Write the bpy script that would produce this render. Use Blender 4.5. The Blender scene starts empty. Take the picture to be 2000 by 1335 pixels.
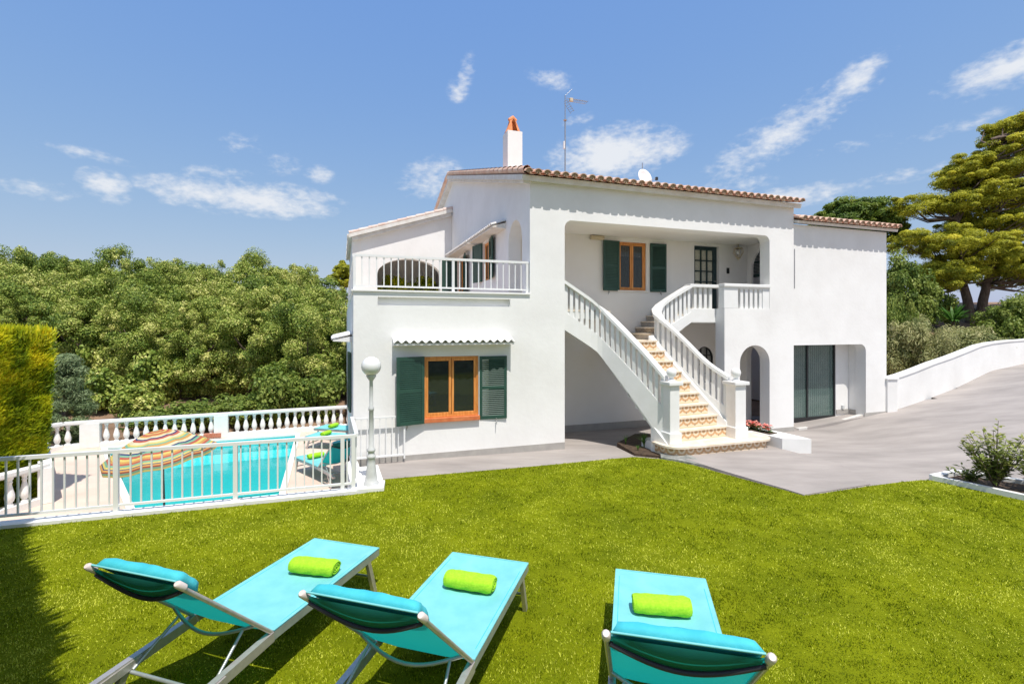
import bpy, bmesh, math, random
import numpy as np
from mathutils import Vector
R = math.radians
random.seed(7)
rng = np.random.default_rng(11)
SC = bpy.context.scene
COL = SC.collection

# ------------------------------------------------------------------ camera
CH = 2.5                                   # eye height above the lawn
cam_d = bpy.data.cameras.new("camera")
cam = bpy.data.objects.new("camera", cam_d)
COL.objects.link(cam)
cam.location = (0, 0, CH)
cam.rotation_euler = (R(90), 0, 0)
cam_d.sensor_width = 36
cam_d.lens = 965 / 2000 * 36
cam_d.shift_y = -30.5 / 2000
cam_d.clip_end = 3000
SC.camera = cam

# ------------------------------------------------------------------ light
SUN_EL, SUN_AZ = 66.0, 160.0               # azimuth clockwise from +Y
world = bpy.data.worlds.new("World")
SC.world = world
world.use_nodes = True
sun_d = bpy.data.lights.new("sun", 'SUN')
sun_d.energy = 4.3
sun_d.angle = R(0.5)
sun_d.color = (1.0, 0.955, 0.88)
sun = bpy.data.objects.new("sun", sun_d)
COL.objects.link(sun)
sd = Vector((math.sin(R(SUN_AZ)) * math.cos(R(SUN_EL)), math.cos(R(SUN_AZ)) * math.cos(R(SUN_EL)), math.sin(R(SUN_EL))))
sun.rotation_euler = sd.to_track_quat('Z', 'Y').to_euler()
sun.location = (0, 0, 30)
SC.view_settings.view_transform = 'Standard'
SC.view_settings.look = 'None'
SC.view_settings.exposure = 0.17
SC.view_settings.gamma = 1
SC.cycles.use_denoising = True
SC.cycles.max_bounces = 10
SC.cycles.transparent_max_bounces = 16


def build_world():
    nt = world.node_tree
    N, L = nt.nodes, nt.links
    N.clear()
    out = N.new('ShaderNodeOutputWorld')
    bg = N.new('ShaderNodeBackground')
    bg.inputs['Strength'].default_value = 0.15
    sky = N.new('ShaderNodeTexSky')
    sky.sky_type = 'NISHITA'
    sky.sun_disc = False
    sky.sun_elevation = R(SUN_EL)
    sky.sun_rotation = R(SUN_AZ)
    sky.air_density = 1.0
    sky.dust_density = 1.2
    sky.ozone_density = 1.6
    hsv = N.new('ShaderNodeHueSaturation')
    hsv.inputs['Saturation'].default_value = 0.92
    hsv.inputs['Value'].default_value = 1.12
    L.new(sky.outputs[0], hsv.inputs['Color'])
    # even out the clear-sky gradient: deep blue overhead, only a little paler at the horizon
    ss = N.new('ShaderNodeSeparateColor')
    L.new(hsv.outputs[0], ss.inputs[0])
    cb = N.new('ShaderNodeCombineColor')
    for ch, (e, k) in enumerate(((.84, .83), (.52, 1.43), (.05, 3.98))):
        pw = N.new('ShaderNodeMath')
        pw.operation = 'POWER'
        pw.inputs[1].default_value = e
        ml = N.new('ShaderNodeMath')
        ml.operation = 'MULTIPLY'
        ml.inputs[1].default_value = k
        L.new(ss.outputs[ch], pw.inputs[0])
        L.new(pw.outputs[0], ml.inputs[0])
        L.new(ml.outputs[0], cb.inputs[ch])
    # clouds, placed by compass direction and elevation
    tc = N.new('ShaderNodeTexCoord')
    sep = N.new('ShaderNodeSeparateXYZ')
    L.new(tc.outputs['Generated'], sep.inputs[0])

    def m(op, a, b=None, c=None):
        n = N.new('ShaderNodeMath')
        n.operation = op
        for i, v in enumerate((a, b, c)):
            if v is None:
                continue
            if isinstance(v, (int, float)):
                n.inputs[i].default_value = v
            else:
                L.new(v, n.inputs[i])
        return n.outputs[0]
    az = m('ARCTAN2', sep.outputs[0], sep.outputs[1])
    el = m('ARCSINE', sep.outputs[2])
    mp = N.new('ShaderNodeMapping')
    mp.inputs['Scale'].default_value = (1.0, 1.0, 1.9)
    L.new(tc.outputs['Generated'], mp.inputs[0])
    n1 = N.new('ShaderNodeTexNoise')
    n1.inputs['Scale'].default_value = 7.0
    n1.inputs['Detail'].default_value = 8
    n1.inputs['Roughness'].default_value = 0.58
    n1.inputs['Distortion'].default_value = 0.25
    L.new(mp.outputs[0], n1.inputs['Vector'])
    n2 = N.new('ShaderNodeTexNoise')
    n2.inputs['Scale'].default_value = 26.0
    n2.inputs['Detail'].default_value = 6
    n2.inputs['Roughness'].default_value = 0.6
    L.new(mp.outputs[0], n2.inputs['Vector'])
    n3 = N.new('ShaderNodeTexNoise')
    n3.inputs['Scale'].default_value = 75.0
    n3.inputs['Detail'].default_value = 6
    L.new(mp.outputs[0], n3.inputs['Vector'])
    wob = m('SUBTRACT', n1.outputs['Fac'], 0.5)
    wob2 = m('SUBTRACT', n2.outputs['Fac'], 0.5)
    blobs = [  # az deg, el deg, half width az, half width el, tilt, density
        (-28.0, 12.9, 9.0, 1.9, 0, 1.15), (-30.0, 15.0, 4.0, 1.0, 4, .6), (-25.2, 16.4, 2.6, 1.3, 10, .40), (-29, 17.8, 3.2, 1.5, 5, .33), (-21.3, 16.0, 1.8, 1.1, 0, .42), (-39.5, 12.4, 2.2, 1.5, -14, .85), (-43.9, 11.3, 3.0, 0.9, 2, .9),
        (-41, 14.8, 4, 0.7, -3, .42), (-9.2, 15.8, 4.2, 3.0, 8, .62), (-5.2, 27.2, 1.2, 2.4, -24, .40), (-6.4, 25.4, 1.6, 1.3, 10, .5), (4.5, 26.5, 3.4, 1.2, -14, .45), (7.5, 22.5, 3, .8, 8, .34),
        (11.8, 19.0, 7.5, 2.8, 4, 1.05), (20, 14.2, 9, 1.3, 4, .6), (29.5, 19.3, 9.5, 2.3, 26, .8), (34.5, 22.2, 4.5, 1.6, 32, .85), (35, 16.8, 5, .8, 5, .45),
        (41.5, 16.6, 5, .8, 8, .42), (45.5, 20.3, 5.5, 1.7, 8, .95), (29, 12.8, 8, 1.2, 2, .65), (38.5, 13.5, 6, .9, 4, .45),
        (60, 20, 8, 4, 5, .9), (-60, 18, 9, 4, 0, .9), (150, 25, 14, 5, 0, .9), (-120, 22, 12, 5, 10, .8), (100, 14, 12, 4, 0, .9)]
    tot = None
    for a0, e0, ra, re, tl, dn in blobs:
        da = m('SUBTRACT', az, R(a0))
        de = m('SUBTRACT', el, R(e0))
        c, s = math.cos(R(tl)), math.sin(R(tl))
        x = m('DIVIDE', m('ADD', m('MULTIPLY', da, c), m('MULTIPLY', de, s)), R(ra))
        y = m('DIVIDE', m('SUBTRACT', m('MULTIPLY', de, c), m('MULTIPLY', da, s)), R(re))
        d = m('SQRT', m('ADD', m('MULTIPLY', x, x), m('MULTIPLY', y, y)))
        q = m('MULTIPLY', m('MAXIMUM', m('SUBTRACT', 1.25, d), 0.0), dn)
        tot = q if tot is None else m('MAXIMUM', tot, q)
    f = m('ADD', tot, m('MULTIPLY', wob, 1.9))
    f = m('ADD', f, m('ADD', m('MULTIPLY', wob2, 1.3), m('MULTIPLY', m('SUBTRACT', n3.outputs['Fac'], .5), .9)))
    f = m('MULTIPLY', f, m('MINIMUM', m('MULTIPLY', tot, 4.0), 1.0))
    mr = N.new('ShaderNodeMapRange')
    mr.interpolation_type = 'SMOOTHSTEP'
    mr.inputs['From Min'].default_value = 0.12
    mr.inputs['From Max'].default_value = 1.25
    mr.inputs['To Max'].default_value = 0.93
    L.new(f, mr.inputs['Value'])
    mix = N.new('ShaderNodeMix')
    mix.data_type = 'RGBA'
    mix.inputs['B'].default_value = (5.0, 5.15, 5.4, 1)
    L.new(mr.outputs[0], mix.inputs['Factor'])
    L.new(cb.outputs[0], mix.inputs['A'])
    L.new(mix.outputs['Result'], bg.inputs['Color'])
    L.new(bg.outputs[0], out.inputs[0])


build_world()


# ------------------------------------------------------------------ materials
def mat(name, col, rough=0.6, col2=None, scale=6.0, detail=5, bump=0.0, bscale=None, metal=0.0, spec=0.5, contrast=(0.35, 0.65), stretch=None, coord='Object'):
    m = bpy.data.materials.new(name)
    m.use_nodes = True
    nt = m.node_tree
    N, L = nt.nodes, nt.links
    b = N['Principled BSDF']
    b.inputs['Base Color'].default_value = (*col, 1)
    b.inputs['Roughness'].default_value = rough
    b.inputs['Metallic'].default_value = metal
    b.inputs['Specular IOR Level'].default_value = spec
    tc = N.new('ShaderNodeTexCoord')
    src = tc.outputs[coord]
    if stretch:
        mp = N.new('ShaderNodeMapping')
        mp.inputs['Scale'].default_value = stretch
        L.new(src, mp.inputs[0])
        src = mp.outputs[0]
    if col2:
        n = N.new('ShaderNodeTexNoise')
        n.inputs['Scale'].default_value = scale
        n.inputs['Detail'].default_value = detail
        n.inputs['Roughness'].default_value = 0.6
        L.new(src, n.inputs['Vector'])
        r = N.new('ShaderNodeValToRGB')
        r.color_ramp.elements[0].position = contrast[0]
        r.color_ramp.elements[1].position = contrast[1]
        r.color_ramp.elements[0].color = (*col, 1)
        r.color_ramp.elements[1].color = (*col2, 1)
        L.new(n.outputs['Fac'], r.inputs[0])
        L.new(r.outputs[0], b.inputs['Base Color'])
    if bump:
        n = N.new('ShaderNodeTexNoise')
        n.inputs['Scale'].default_value = bscale or scale * 4
        n.inputs['Detail'].default_value = 6
        L.new(src, n.inputs['Vector'])
        bp = N.new('ShaderNodeBump')
        bp.inputs['Strength'].default_value = 0.6
        bp.inputs['Distance'].default_value = bump
        L.new(n.outputs['Fac'], bp.inputs['Height'])
        L.new(bp.outputs[0], b.inputs['Normal'])
    return m


M = {}
M['stucco'] = mat('white_stucco', (.775, .765, .745), .9, (.86, .855, .84), .8, 9, bump=.0045, bscale=13, spec=.2, contrast=(.3, .6))
M['inner'] = mat('cream_stucco', (.85, .825, .785), .9, (.87, .85, .82), 2, 4, bump=.003, bscale=40, spec=.2)
M['white'] = mat('white_paint', (.80, .80, .78), .45, (.84, .84, .83), 5, 4)
M['balu'] = mat('white_cast_stone', (.78, .77, .74), .8, (.83, .825, .81), 6, 5, bump=.003, bscale=50)
M['metalw'] = mat('white_enamel', (.78, .79, .79), .35, (.82, .82, .81), 8, 3)
M['plinth'] = mat('grey_plinth', (.36, .34, .32), .85, (.42, .40, .37), 5, 4, bump=.002)
M['green'] = mat('green_shutter_paint', (.018, .062, .045), .45, (.026, .08, .058), 4, 4, bump=.001)
M['wood'] = mat('orange_varnished_pine', (.62, .22, .045), .4, (.80, .36, .10), 3, 5, stretch=(9, 9, 1.2), bump=.001)
M['sillt'] = mat('terracotta_sill', (.55, .14, .045), .6, (.66, .22, .08), 9, 5)
M['tile'] = mat('terracotta_roof_tile', (.70, .40, .28), .85, (.84, .66, .53), 3.0, 6, bump=.004, bscale=22, contrast=(.3, .7))
M['tileend'] = mat('lichen_mortar', (.30, .25, .15), .95, (.48, .33, .24), 9, 6, bump=.01, bscale=30)
M['eavew'] = mat('whitewashed_eave', (.68, .64, .58), .9, (.78, .76, .72), 5, 5, bump=.004)
M['orange'] = mat('orange_clay', (.72, .22, .07), .8, (.80, .33, .14), 8, 5)
M['dark'] = mat('dark_iron', (.018, .018, .02), .5)
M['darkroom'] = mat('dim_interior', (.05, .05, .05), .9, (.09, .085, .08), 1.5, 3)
M['conc'] = mat('stamped_concrete', (.26, .235, .22), .85, (.41, .37, .345), 1.3, 9, bump=.005, bscale=20, contrast=(.28, .72), stretch=(.5, 1.5, 1))
M['concline'] = mat('pale_concrete_strip', (.60, .58, .55), .85, (.66, .64, .61), 4, 4)
M['deck'] = mat('pink_sandstone_deck', (.62, .47, .38), .85, (.72, .58, .48), .9, 7, bump=.003, bscale=12)
M['coping'] = mat('white_coping', (.74, .70, .65), .8, (.80, .77, .73), 3, 5)
M['travert'] = mat('travertine_tread', (.72, .60, .46), .6, (.82, .74, .62), 7, 6, bump=.002)
M['soil'] = mat('dark_soil', (.045, .028, .018), .95, (.10, .065, .04), 12, 6, bump=.03, bscale=25)
M['earth'] = mat('dry_red_earth', (.16, .10, .06), .95, (.30, .19, .12), .7, 7, bump=.04, bscale=6)
M['stone'] = mat('rough_grey_stone', (.16, .17, .16), .9, (.36, .36, .33), 9, 6, bump=.03, bscale=16)
M['bark'] = mat('grey_brown_bark', (.10, .07, .05), .95, (.20, .15, .12), 5, 6, bump=.03, bscale=14, stretch=(3, 3, 1))
M['sling'] = mat('turquoise_mesh_fabric', (.16, .52, .54), .65, (.21, .59, .61), 5, 6, bump=.0015, bscale=260)
M['slingb0'] = mat('turquoise_sling_back', (.02, .50, .46), .7, (.025, .54, .50), 3, 4, bump=.0006, bscale=900)
def add_translucent(m, col, f):
    N, L = m.node_tree.nodes, m.node_tree.links
    t = N.new('ShaderNodeBsdfTranslucent')
    t.inputs[0].default_value = (*col, 1)
    mx = N.new('ShaderNodeMixShader')
    mx.inputs[0].default_value = f
    L.new(N['Principled BSDF'].outputs[0], mx.inputs[1])
    L.new(t.outputs[0], mx.inputs[2])
    L.new(mx.outputs[0], N['Material Output'].inputs[0])
    return m


M['slingb'] = add_translucent(mat('turquoise_back_mesh', (.03, .50, .48), .7, (.04, .55, .53), 3, 4, bump=.0006, bscale=900), (.01, .52, .46), .45)
M['cush'] = mat('turquoise_cushion_cloth', (.04, .44, .53), .8, (.07, .54, .61), 7, 5, bump=.009, bscale=11)
M['pocket'] = add_translucent(mat('dark_green_mesh', (.008, .20, .18), .8, (.012, .25, .22), 5, 4), (.01, .45, .38), .45)
M['alu'] = mat('champagne_aluminium', (.50, .46, .44), .38, (.58, .54, .52), 20, 3, metal=.55)
M['aluteal'] = mat('weathered_aluminium', (.36, .40, .40), .4, (.46, .50, .50), 8, 3, metal=.5)
M['cap'] = mat('pale_plastic', (.72, .62, .58), .5)
M['strap'] = mat('black_strap', (.03, .028, .04), .6)
M['towel'] = mat('lime_terry', (.30, .62, .012), .95, (.42, .74, .03), 60, 6, bump=.010, bscale=150)
M['black'] = mat('black_plastic', (.02, .02, .02), .4)
M['globe'] = mat('opal_globe', (.80, .80, .79), .25)
M['greypaint'] = mat('pale_grey_enamel', (.55, .56, .56), .5, (.66, .67, .67), 6, 4)
M['beige'] = mat('beige_plastic', (.62, .52, .36), .6)
M['galv'] = mat('galvanised_steel', (.35, .35, .36), .4, (.45, .45, .46), 9, 4, metal=.7)
M['petal'] = mat('coral_petals', (.80, .16, .14), .7, (.90, .42, .34), 14, 3)
M['terr'] = mat('terrace_tile', (.52, .40, .32), .8, (.60, .48, .40), 2, 4)
M['basin'] = mat('turquoise_pool_tile', (.012, .46, .49), .5, (.03, .56, .58), .8, 3)
M['brick'] = mat('brick_red', (.40, .14, .08), .9, (.50, .22, .14), 9, 4)


def glass_mat():
    m = bpy.data.materials.new('window_glass')
    m.use_nodes = True
    N, L = m.node_tree.nodes, m.node_tree.links
    b = N['Principled BSDF']
    b.inputs['Base Color'].default_value = (.035, .045, .04, 1)
    b.inputs['Roughness'].default_value = .04
    b.inputs['Specular IOR Level'].default_value = .8
    b.inputs['Alpha'].default_value = .55
    return m


M['glass'] = glass_mat()


def water_mat():
    m = bpy.data.materials.new('pool_water')
    m.use_nodes = True
    N, L = m.node_tree.nodes, m.node_tree.links
    N.clear()
    o = N.new('ShaderNodeOutputMaterial')
    mix = N.new('ShaderNodeMixShader')
    tr = N.new('ShaderNodeBsdfTransparent')
    tr.inputs[0].default_value = (.62, .97, .97, 1)
    gl = N.new('ShaderNodeBsdfGlossy')
    gl.inputs['Roughness'].default_value = .03
    fr = N.new('ShaderNodeFresnel')
    fr.inputs['IOR'].default_value = 1.33
    tc = N.new('ShaderNodeTexCoord')
    n = N.new('ShaderNodeTexNoise')
    n.inputs['Scale'].default_value = 4.5
    n.inputs['Detail'].default_value = 4
    L.new(tc.outputs['Object'], n.inputs['Vector'])
    bp = N.new('ShaderNodeBump')
    bp.inputs['Strength'].default_value = .35
    bp.inputs['Distance'].default_value = .02
    L.new(n.outputs['Fac'], bp.inputs['Height'])
    L.new(bp.outputs[0], gl.inputs['Normal'])
    L.new(bp.outputs[0], fr.inputs['Normal'])
    L.new(fr.outputs[0], mix.inputs[0])
    L.new(tr.outputs[0], mix.inputs[1])
    L.new(gl.outputs[0], mix.inputs[2])
    L.new(mix.outputs[0], o.inputs[0])
    return m


M['water'] = water_mat()


def leaf_mat(name, cols, trans=.35, rough=.55, vary=0.0):
    """leaf colour varies leaf by leaf through the face attribute 'tone'"""
    m = bpy.data.materials.new(name)
    m.use_nodes = True
    N, L = m.node_tree.nodes, m.node_tree.links
    b = N['Principled BSDF']
    b.inputs['Roughness'].default_value = rough
    b.inputs['Specular IOR Level'].default_value = .35
    at = N.new('ShaderNodeAttribute')
    at.attribute_name = 'tone'
    r = N.new('ShaderNodeValToRGB')
    e = r.color_ramp.elements
    while len(e) < len(cols):
        e.new(.5)
    for i, c in enumerate(cols):
        e[i].position = i / (len(cols) - 1)
        e[i].color = (*c, 1)
    oi = N.new('ShaderNodeObjectInfo')
    ad = N.new('ShaderNodeMath')
    ad.operation = 'MULTIPLY_ADD'
    ad.inputs[1].default_value = vary
    L.new(oi.outputs['Random'], ad.inputs[0])
    sb_ = N.new('ShaderNodeMath')
    sb_.operation = 'SUBTRACT'
    sb_.inputs[1].default_value = vary / 2
    L.new(at.outputs['Fac'], sb_.inputs[0])
    L.new(sb_.outputs[0], ad.inputs[2])
    L.new(ad.outputs[0], r.inputs[0])
    L.new(r.outputs[0], b.inputs['Base Color'])
    t = N.new('ShaderNodeBsdfTranslucent')
    L.new(r.outputs[0], t.inputs[0])
    mx = N.new('ShaderNodeMixShader')
    mx.inputs[0].default_value = trans
    L.new(b.outputs[0], mx.inputs[1])
    L.new(t.outputs[0], mx.inputs[2])
    L.new(mx.outputs[0], N['Material Output'].inputs[0])
    return m


M['oak'] = leaf_mat('holm_oak_leaves', [(.05, .10, .012), (.18, .27, .035), (.42, .48, .09), (.80, .76, .28)], trans=.2, vary=.18)
M['oakb'] = leaf_mat('fresh_green_leaves', [(.07, .13, .018), (.16, .24, .04), (.28, .35, .07), (.40, .44, .10)])
M['pine'] = leaf_mat('pine_needles', [(.09, .12, .018), (.32, .35, .03), (.62, .60, .05), (.88, .80, .10)], trans=.42)
M['spine'] = leaf_mat('stone_pine_needles', [(.05, .10, .02), (.12, .20, .03), (.20, .28, .035), (.30, .36, .05)])
M['hedge'] = leaf_mat('golden_cypress', [(.10, .17, .01), (.30, .38, .015), (.62, .64, .02), (.95, .82, .04)], trans=.45)
M['blue'] = leaf_mat('blue_cypress', [(.06, .11, .04), (.15, .22, .09), (.26, .34, .16), (.38, .46, .25)])
M['olive'] = leaf_mat('grey_green_leaves', [(.10, .14, .04), (.28, .31, .11), (.46, .46, .20), (.64, .60, .30)])
M['bushl'] = leaf_mat('yellow_green_leaves', [(.10, .14, .02), (.24, .30, .07), (.46, .48, .17), (.62, .58, .26)])
M['agap'] = leaf_mat('strap_leaves', [(.04, .12, .02), (.08, .20, .03), (.14, .28, .05), (.2, .34, .07)])
M['grass'] = leaf_mat('turf_blades', [(.07, .10, .001), (.20, .27, .003), (.39, .455, .012), (.80, .82, .12)], trans=.2, rough=.7)
M['grass'].node_tree.nodes['Principled BSDF'].inputs['Specular IOR Level'].default_value = .12
M['lawn'] = mat('turf_base', (.11, .14, .002), .95, (.21, .24, .004), 1.2, 7, spec=.1, bump=.02, bscale=120, contrast=(.3, .7))
M['hill'] = mat('scrub_green', (.10, .16, .03), .95, (.22, .28, .07), 2.5, 8, bump=.3, bscale=4)


def stripe_mat():
    m = bpy.data.materials.new('striped_canvas')
    m.use_nodes = True
    N, L = m.node_tree.nodes, m.node_tree.links
    b = N['Principled BSDF']
    b.inputs['Roughness'].default_value = .8
    uv = N.new('ShaderNodeUVMap')
    uv.uv_map = 'UVMap'
    sp = N.new('ShaderNodeSeparateXYZ')
    L.new(uv.outputs[0], sp.inputs[0])
    r = N.new('ShaderNodeValToRGB')
    r.color_ramp.interpolation = 'CONSTANT'
    W, O, Rr, B, G, Y = (.74, .66, .44), (.62, .33, .10), (.50, .12, .08), (.04, .06, .18), (.22, .44, .30), (.70, .56, .16)
    seq = [(0, G), (.05, O), (.10, Rr), (.15, Y), (.19, Rr), (.235, O), (.28, W), (.33, B), (.36, Rr), (.41, W), (.47, Y), (.51, G), (.55, O), (.60, W), (.66, B), (.69, G), (.73, Rr), (.77, Y), (.81, O), (.85, Rr), (.885, G), (.92, Y), (.95, B), (.965, O)]
    e = r.color_ramp.elements
    while len(e) < len(seq):
        e.new(.99)
    for i, (p, c) in enumerate(seq):
        e[i].position = p
        e[i].color = (*c, 1)
    L.new(sp.outputs[1], r.inputs[0])
    L.new(r.outputs[0], b.inputs['Base Color'])
    t = N.new('ShaderNodeBsdfTranslucent')
    L.new(r.outputs[0], t.inputs[0])
    mx = N.new('ShaderNodeMixShader')
    mx.inputs[0].default_value = .3
    L.new(b.outputs[0], mx.inputs[1])
    L.new(t.outputs[0], mx.inputs[2])
    L.new(mx.outputs[0], N['Material Output'].inputs[0])
    return m


M['stripe'] = stripe_mat()


def riser_mat():
    """painted ceramic riser tiles: ochre and blue scallops on cream, by object x (along the step) and z"""
    m = bpy.data.materials.new('painted_riser_tile')
    m.use_nodes = True
    N, L = m.node_tree.nodes, m.node_tree.links
    b = N['Principled BSDF']
    b.inputs['Roughness'].default_value = .3
    uv = N.new('ShaderNodeUVMap')
    uv.uv_map = 'UVMap'
    sp = N.new('ShaderNodeSeparateXYZ')
    L.new(uv.outputs[0], sp.inputs[0])

    def mm(op, a, b_=None):
        n = N.new('ShaderNodeMath')
        n.operation = op
        for i, v in enumerate((a, b_)):
            if v is None:
                continue
            if isinstance(v, (int, float)):
                n.inputs[i].default_value = v
            else:
                L.new(v, n.inputs[i])
        return n.outputs[0]
    fx = mm('SUBTRACT', mm('FRACT', sp.outputs[0]), .5)
    fy = sp.outputs[1]
    d = mm('SQRT', mm('ADD', mm('MULTIPLY', fx, fx), mm('MULTIPLY', mm('SUBTRACT', fy, .85), mm('SUBTRACT', fy, .85))))
    ring = mm('LESS_THAN', mm('ABSOLUTE', mm('SUBTRACT', d, .5)), .11)
    dot = mm('LESS_THAN', d, .2)
    d2 = mm('SQRT', mm('ADD', mm('MULTIPLY', fx, fx), mm('MULTIPLY', mm('SUBTRACT', fy, .25), mm('SUBTRACT', fy, .25))))
    blue = mm('LESS_THAN', d2, .09)
    edge = mm('LESS_THAN', fy, .08)
    f1 = mm('MAXIMUM', ring, edge)

    def mixc(f, a, bcol):
        n = N.new('ShaderNodeMix')
        n.data_type = 'RGBA'
        L.new(f, n.inputs['Factor'])
        if isinstance(a, tuple):
            n.inputs['A'].default_value = (*a, 1)
        else:
            L.new(a, n.inputs['A'])
        n.inputs['B'].default_value = (*bcol, 1)
        return n.outputs['Result']
    c = mixc(f1, (.76, .64, .48), (.58, .35, .18))
    c = mixc(dot, c, (.50, .30, .15))
    c = mixc(blue, c, (.28, .26, .20))
    L.new(c, b.inputs['Base Color'])
    return m


M['riser'] = riser_mat()

# ------------------------------------------------------------------ object helpers
TH = math.atan2(965, 2807)                 # heading of the house front
OX, OY = -2.89, 9.0                        # left front corner of the house
CU, SU = math.cos(TH), math.sin(TH)


def hw(a, b, z=0.0):
    """house coordinates (a along the front, b into the house) to world"""
    return Vector((OX + a * CU - b * SU, OY + a * SU + b * CU, z))


def tag(o, label=None, cat=None, group=None, kind=None):
    if label:
        o['label'] = label
    if cat:
        o['category'] = cat
    if group:
        o['group'] = group
    if kind:
        o['kind'] = kind
    return o


def thing(name, label, cat, loc=(0, 0, 0), rz=0.0, group=None):
    o = bpy.data.objects.new(name, None)
    o.empty_display_size = .2
    COL.objects.link(o)
    o.location = loc
    o.rotation_euler = (0, 0, rz)
    return tag(o, label, cat, group)


class MB:
    def __init__(s):
        s.v, s.f, s.sm, s.uv, s.mi = [], [], [], [], []

    def add(s, vs, fs, smooth=False, uvs=None, mi=0):
        n = len(s.v)
        s.v += [tuple(v) for v in vs]
        for i, f in enumerate(fs):
            s.f.append(tuple(n + k for k in f))
            s.sm.append(smooth)
            s.uv.append(uvs[i] if uvs else None)
            s.mi.append(mi)
        return s

    def box(s, x0, x1, y0, y1, z0, z1, mi=0):
        vs = [(x, y, z) for z in (z0, z1) for x, y in ((x0, y0), (x1, y0), (x1, y1), (x0, y1))]
        return s.add(vs, [(3, 2, 1, 0), (4, 5, 6, 7), (0, 1, 5, 4), (1, 2, 6, 5), (2, 3, 7, 6), (3, 0, 4, 7)], mi=mi)

    def bbox(s, x0, x1, y0, y1, z0, z1, r=.01):
        """box with chamfered edges"""
        bm = bmesh.new()
        bmesh.ops.create_cube(bm, size=1)
        bmesh.ops.scale(bm, vec=(x1 - x0, y1 - y0, z1 - z0), verts=bm.verts)
        bmesh.ops.translate(bm, vec=((x0 + x1) / 2, (y0 + y1) / 2, (z0 + z1) / 2), verts=bm.verts)
        bmesh.ops.bevel(bm, geom=bm.edges[:], offset=r, segments=2, affect='EDGES', profile=.6)
        s.add([v.co for v in bm.verts], [[v.index for v in f.verts] for f in bm.faces])
        bm.free()
        return s

    def prism(s, pts, z0, z1, mi=0):
        """vertical prism; z0/z1 numbers or per-point lists"""
        n = len(pts)
        zz0 = z0 if isinstance(z0, (list, tuple)) else [z0] * n
        zz1 = z1 if isinstance(z1, (list, tuple)) else [z1] * n
        vs = [(p[0], p[1], zz0[i]) for i, p in enumerate(pts)] + [(p[0], p[1], zz1[i]) for i, p in enumerate(pts)]
        area = sum(pts[i][0] * pts[(i + 1) % n][1] - pts[(i + 1) % n][0] * pts[i][1] for i in range(n))
        fs = [tuple(range(n))[::-1], tuple(range(n, 2 * n))] + [(i, (i + 1) % n, n + (i + 1) % n, n + i) for i in range(n)]
        if area < 0:
            fs = [f[::-1] for f in fs]
        return s.add(vs, fs, mi=mi)

    def bar(s, p, q, w, h=None, up=(0, 0, 1)):
        """rectangular bar from p to q, w across, h in the up direction"""
        p, q = Vector(p), Vector(q)
        h = h or w
        d = (q - p).normalized()
        up = Vector(up)
        if abs(d.dot(up)) > .99:
            up = Vector((0, 1, 0))
        a = d.cross(up).normalized() * w / 2
        c = a.cross(d).normalized() * h / 2
        vs = [p - a - c, p + a - c, p + a + c, p - a + c, q - a - c, q + a - c, q + a + c, q - a + c]
        return s.add(vs, [(3, 2, 1, 0)[::-1], (4, 5, 6, 7)[::-1], (0, 1, 5, 4)[::-1], (1, 2, 6, 5)[::-1], (2, 3, 7, 6)[::-1], (3, 0, 4, 7)[::-1]])

    def tube(s, pts, r, n=8, cap=True):
        pts = [Vector(p) for p in pts]
        rr = r if isinstance(r, (list, tuple)) else [r] * len(pts)
        rings = []
        prev = None
        for i, p in enumerate(pts):
            d = (pts[min(i + 1, len(pts) - 1)] - pts[max(i - 1, 0)]).normalized()
            if prev is None:
                a = d.orthogonal().normalized()
            else:
                a = (prev - d * prev.dot(d)).normalized()
            prev = a
            b = d.cross(a)
            rings.append([p + (a * math.cos(2 * math.pi * k / n) + b * math.sin(2 * math.pi * k / n)) * rr[i] for k in range(n)])
        vs = [v for g in rings for v in g]
        fs = []
        for i in range(len(pts) - 1):
            for k in range(n):
                k2 = (k + 1) % n
                fs.append((i * n + k, i * n + k2, (i + 1) * n + k2, (i + 1) * n + k))
        s.add(vs, fs, True)
        if cap:
            s.add(rings[0], [tuple(range(n))[::-1]])
            s.add(rings[-1], [tuple(range(n))])
        return s

    def lathe(s, prof, c=(0, 0, 0), n=16, smooth=True):
        vs, fs = [], []
        for r, z in prof:
            for k in range(n):
                t = 2 * math.pi * k / n
                vs.append((c[0] + r * math.cos(t), c[1] + r * math.sin(t), c[2] + z))
        for i in range(len(prof) - 1):
            for k in range(n):
                k2 = (k + 1) % n
                fs.append((i * n + k, i * n + k2, (i + 1) * n + k2, (i + 1) * n + k))
        s.add(vs, fs, smooth)
        s.add(vs[:n], [tuple(range(n))[::-1]])
        s.add(vs[-n:], [tuple(range(n))])
        return s

    def sphere(s, c, r, n=20, m=12, sc=(1, 1, 1)):
        prof = [(max(1e-4, math.sin(math.pi * i / m)) * r, -math.cos(math.pi * i / m) * r * sc[2]) for i in range(m + 1)]
        return s.lathe(prof, c, n)

    def build(s, name, m, parent=None, label=None, off=(0, 0, 0)):
        me = bpy.data.meshes.new(name)
        off = Vector(off)
        me.from_pydata([Vector(v) - off for v in s.v], [], s.f)
        me.polygons.foreach_set('use_smooth', s.sm)
        if any(s.mi):
            me.polygons.foreach_set('material_index', s.mi)
        if any(u is not None for u in s.uv):
            ul = me.uv_layers.new(name='UVMap')
            for p, u in zip(me.polygons, s.uv):
                if u:
                    for li, w in zip(p.loop_indices, u):
                        ul.data[li].uv = w
        for mm in (m if isinstance(m, (list, tuple)) else [m]):
            me.materials.append(mm)
        me.update()
        o = bpy.data.objects.new(name, me)
        COL.objects.link(o)
        if parent:
            o.parent = parent
        if label:
            o['label'] = label
        return o


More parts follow.
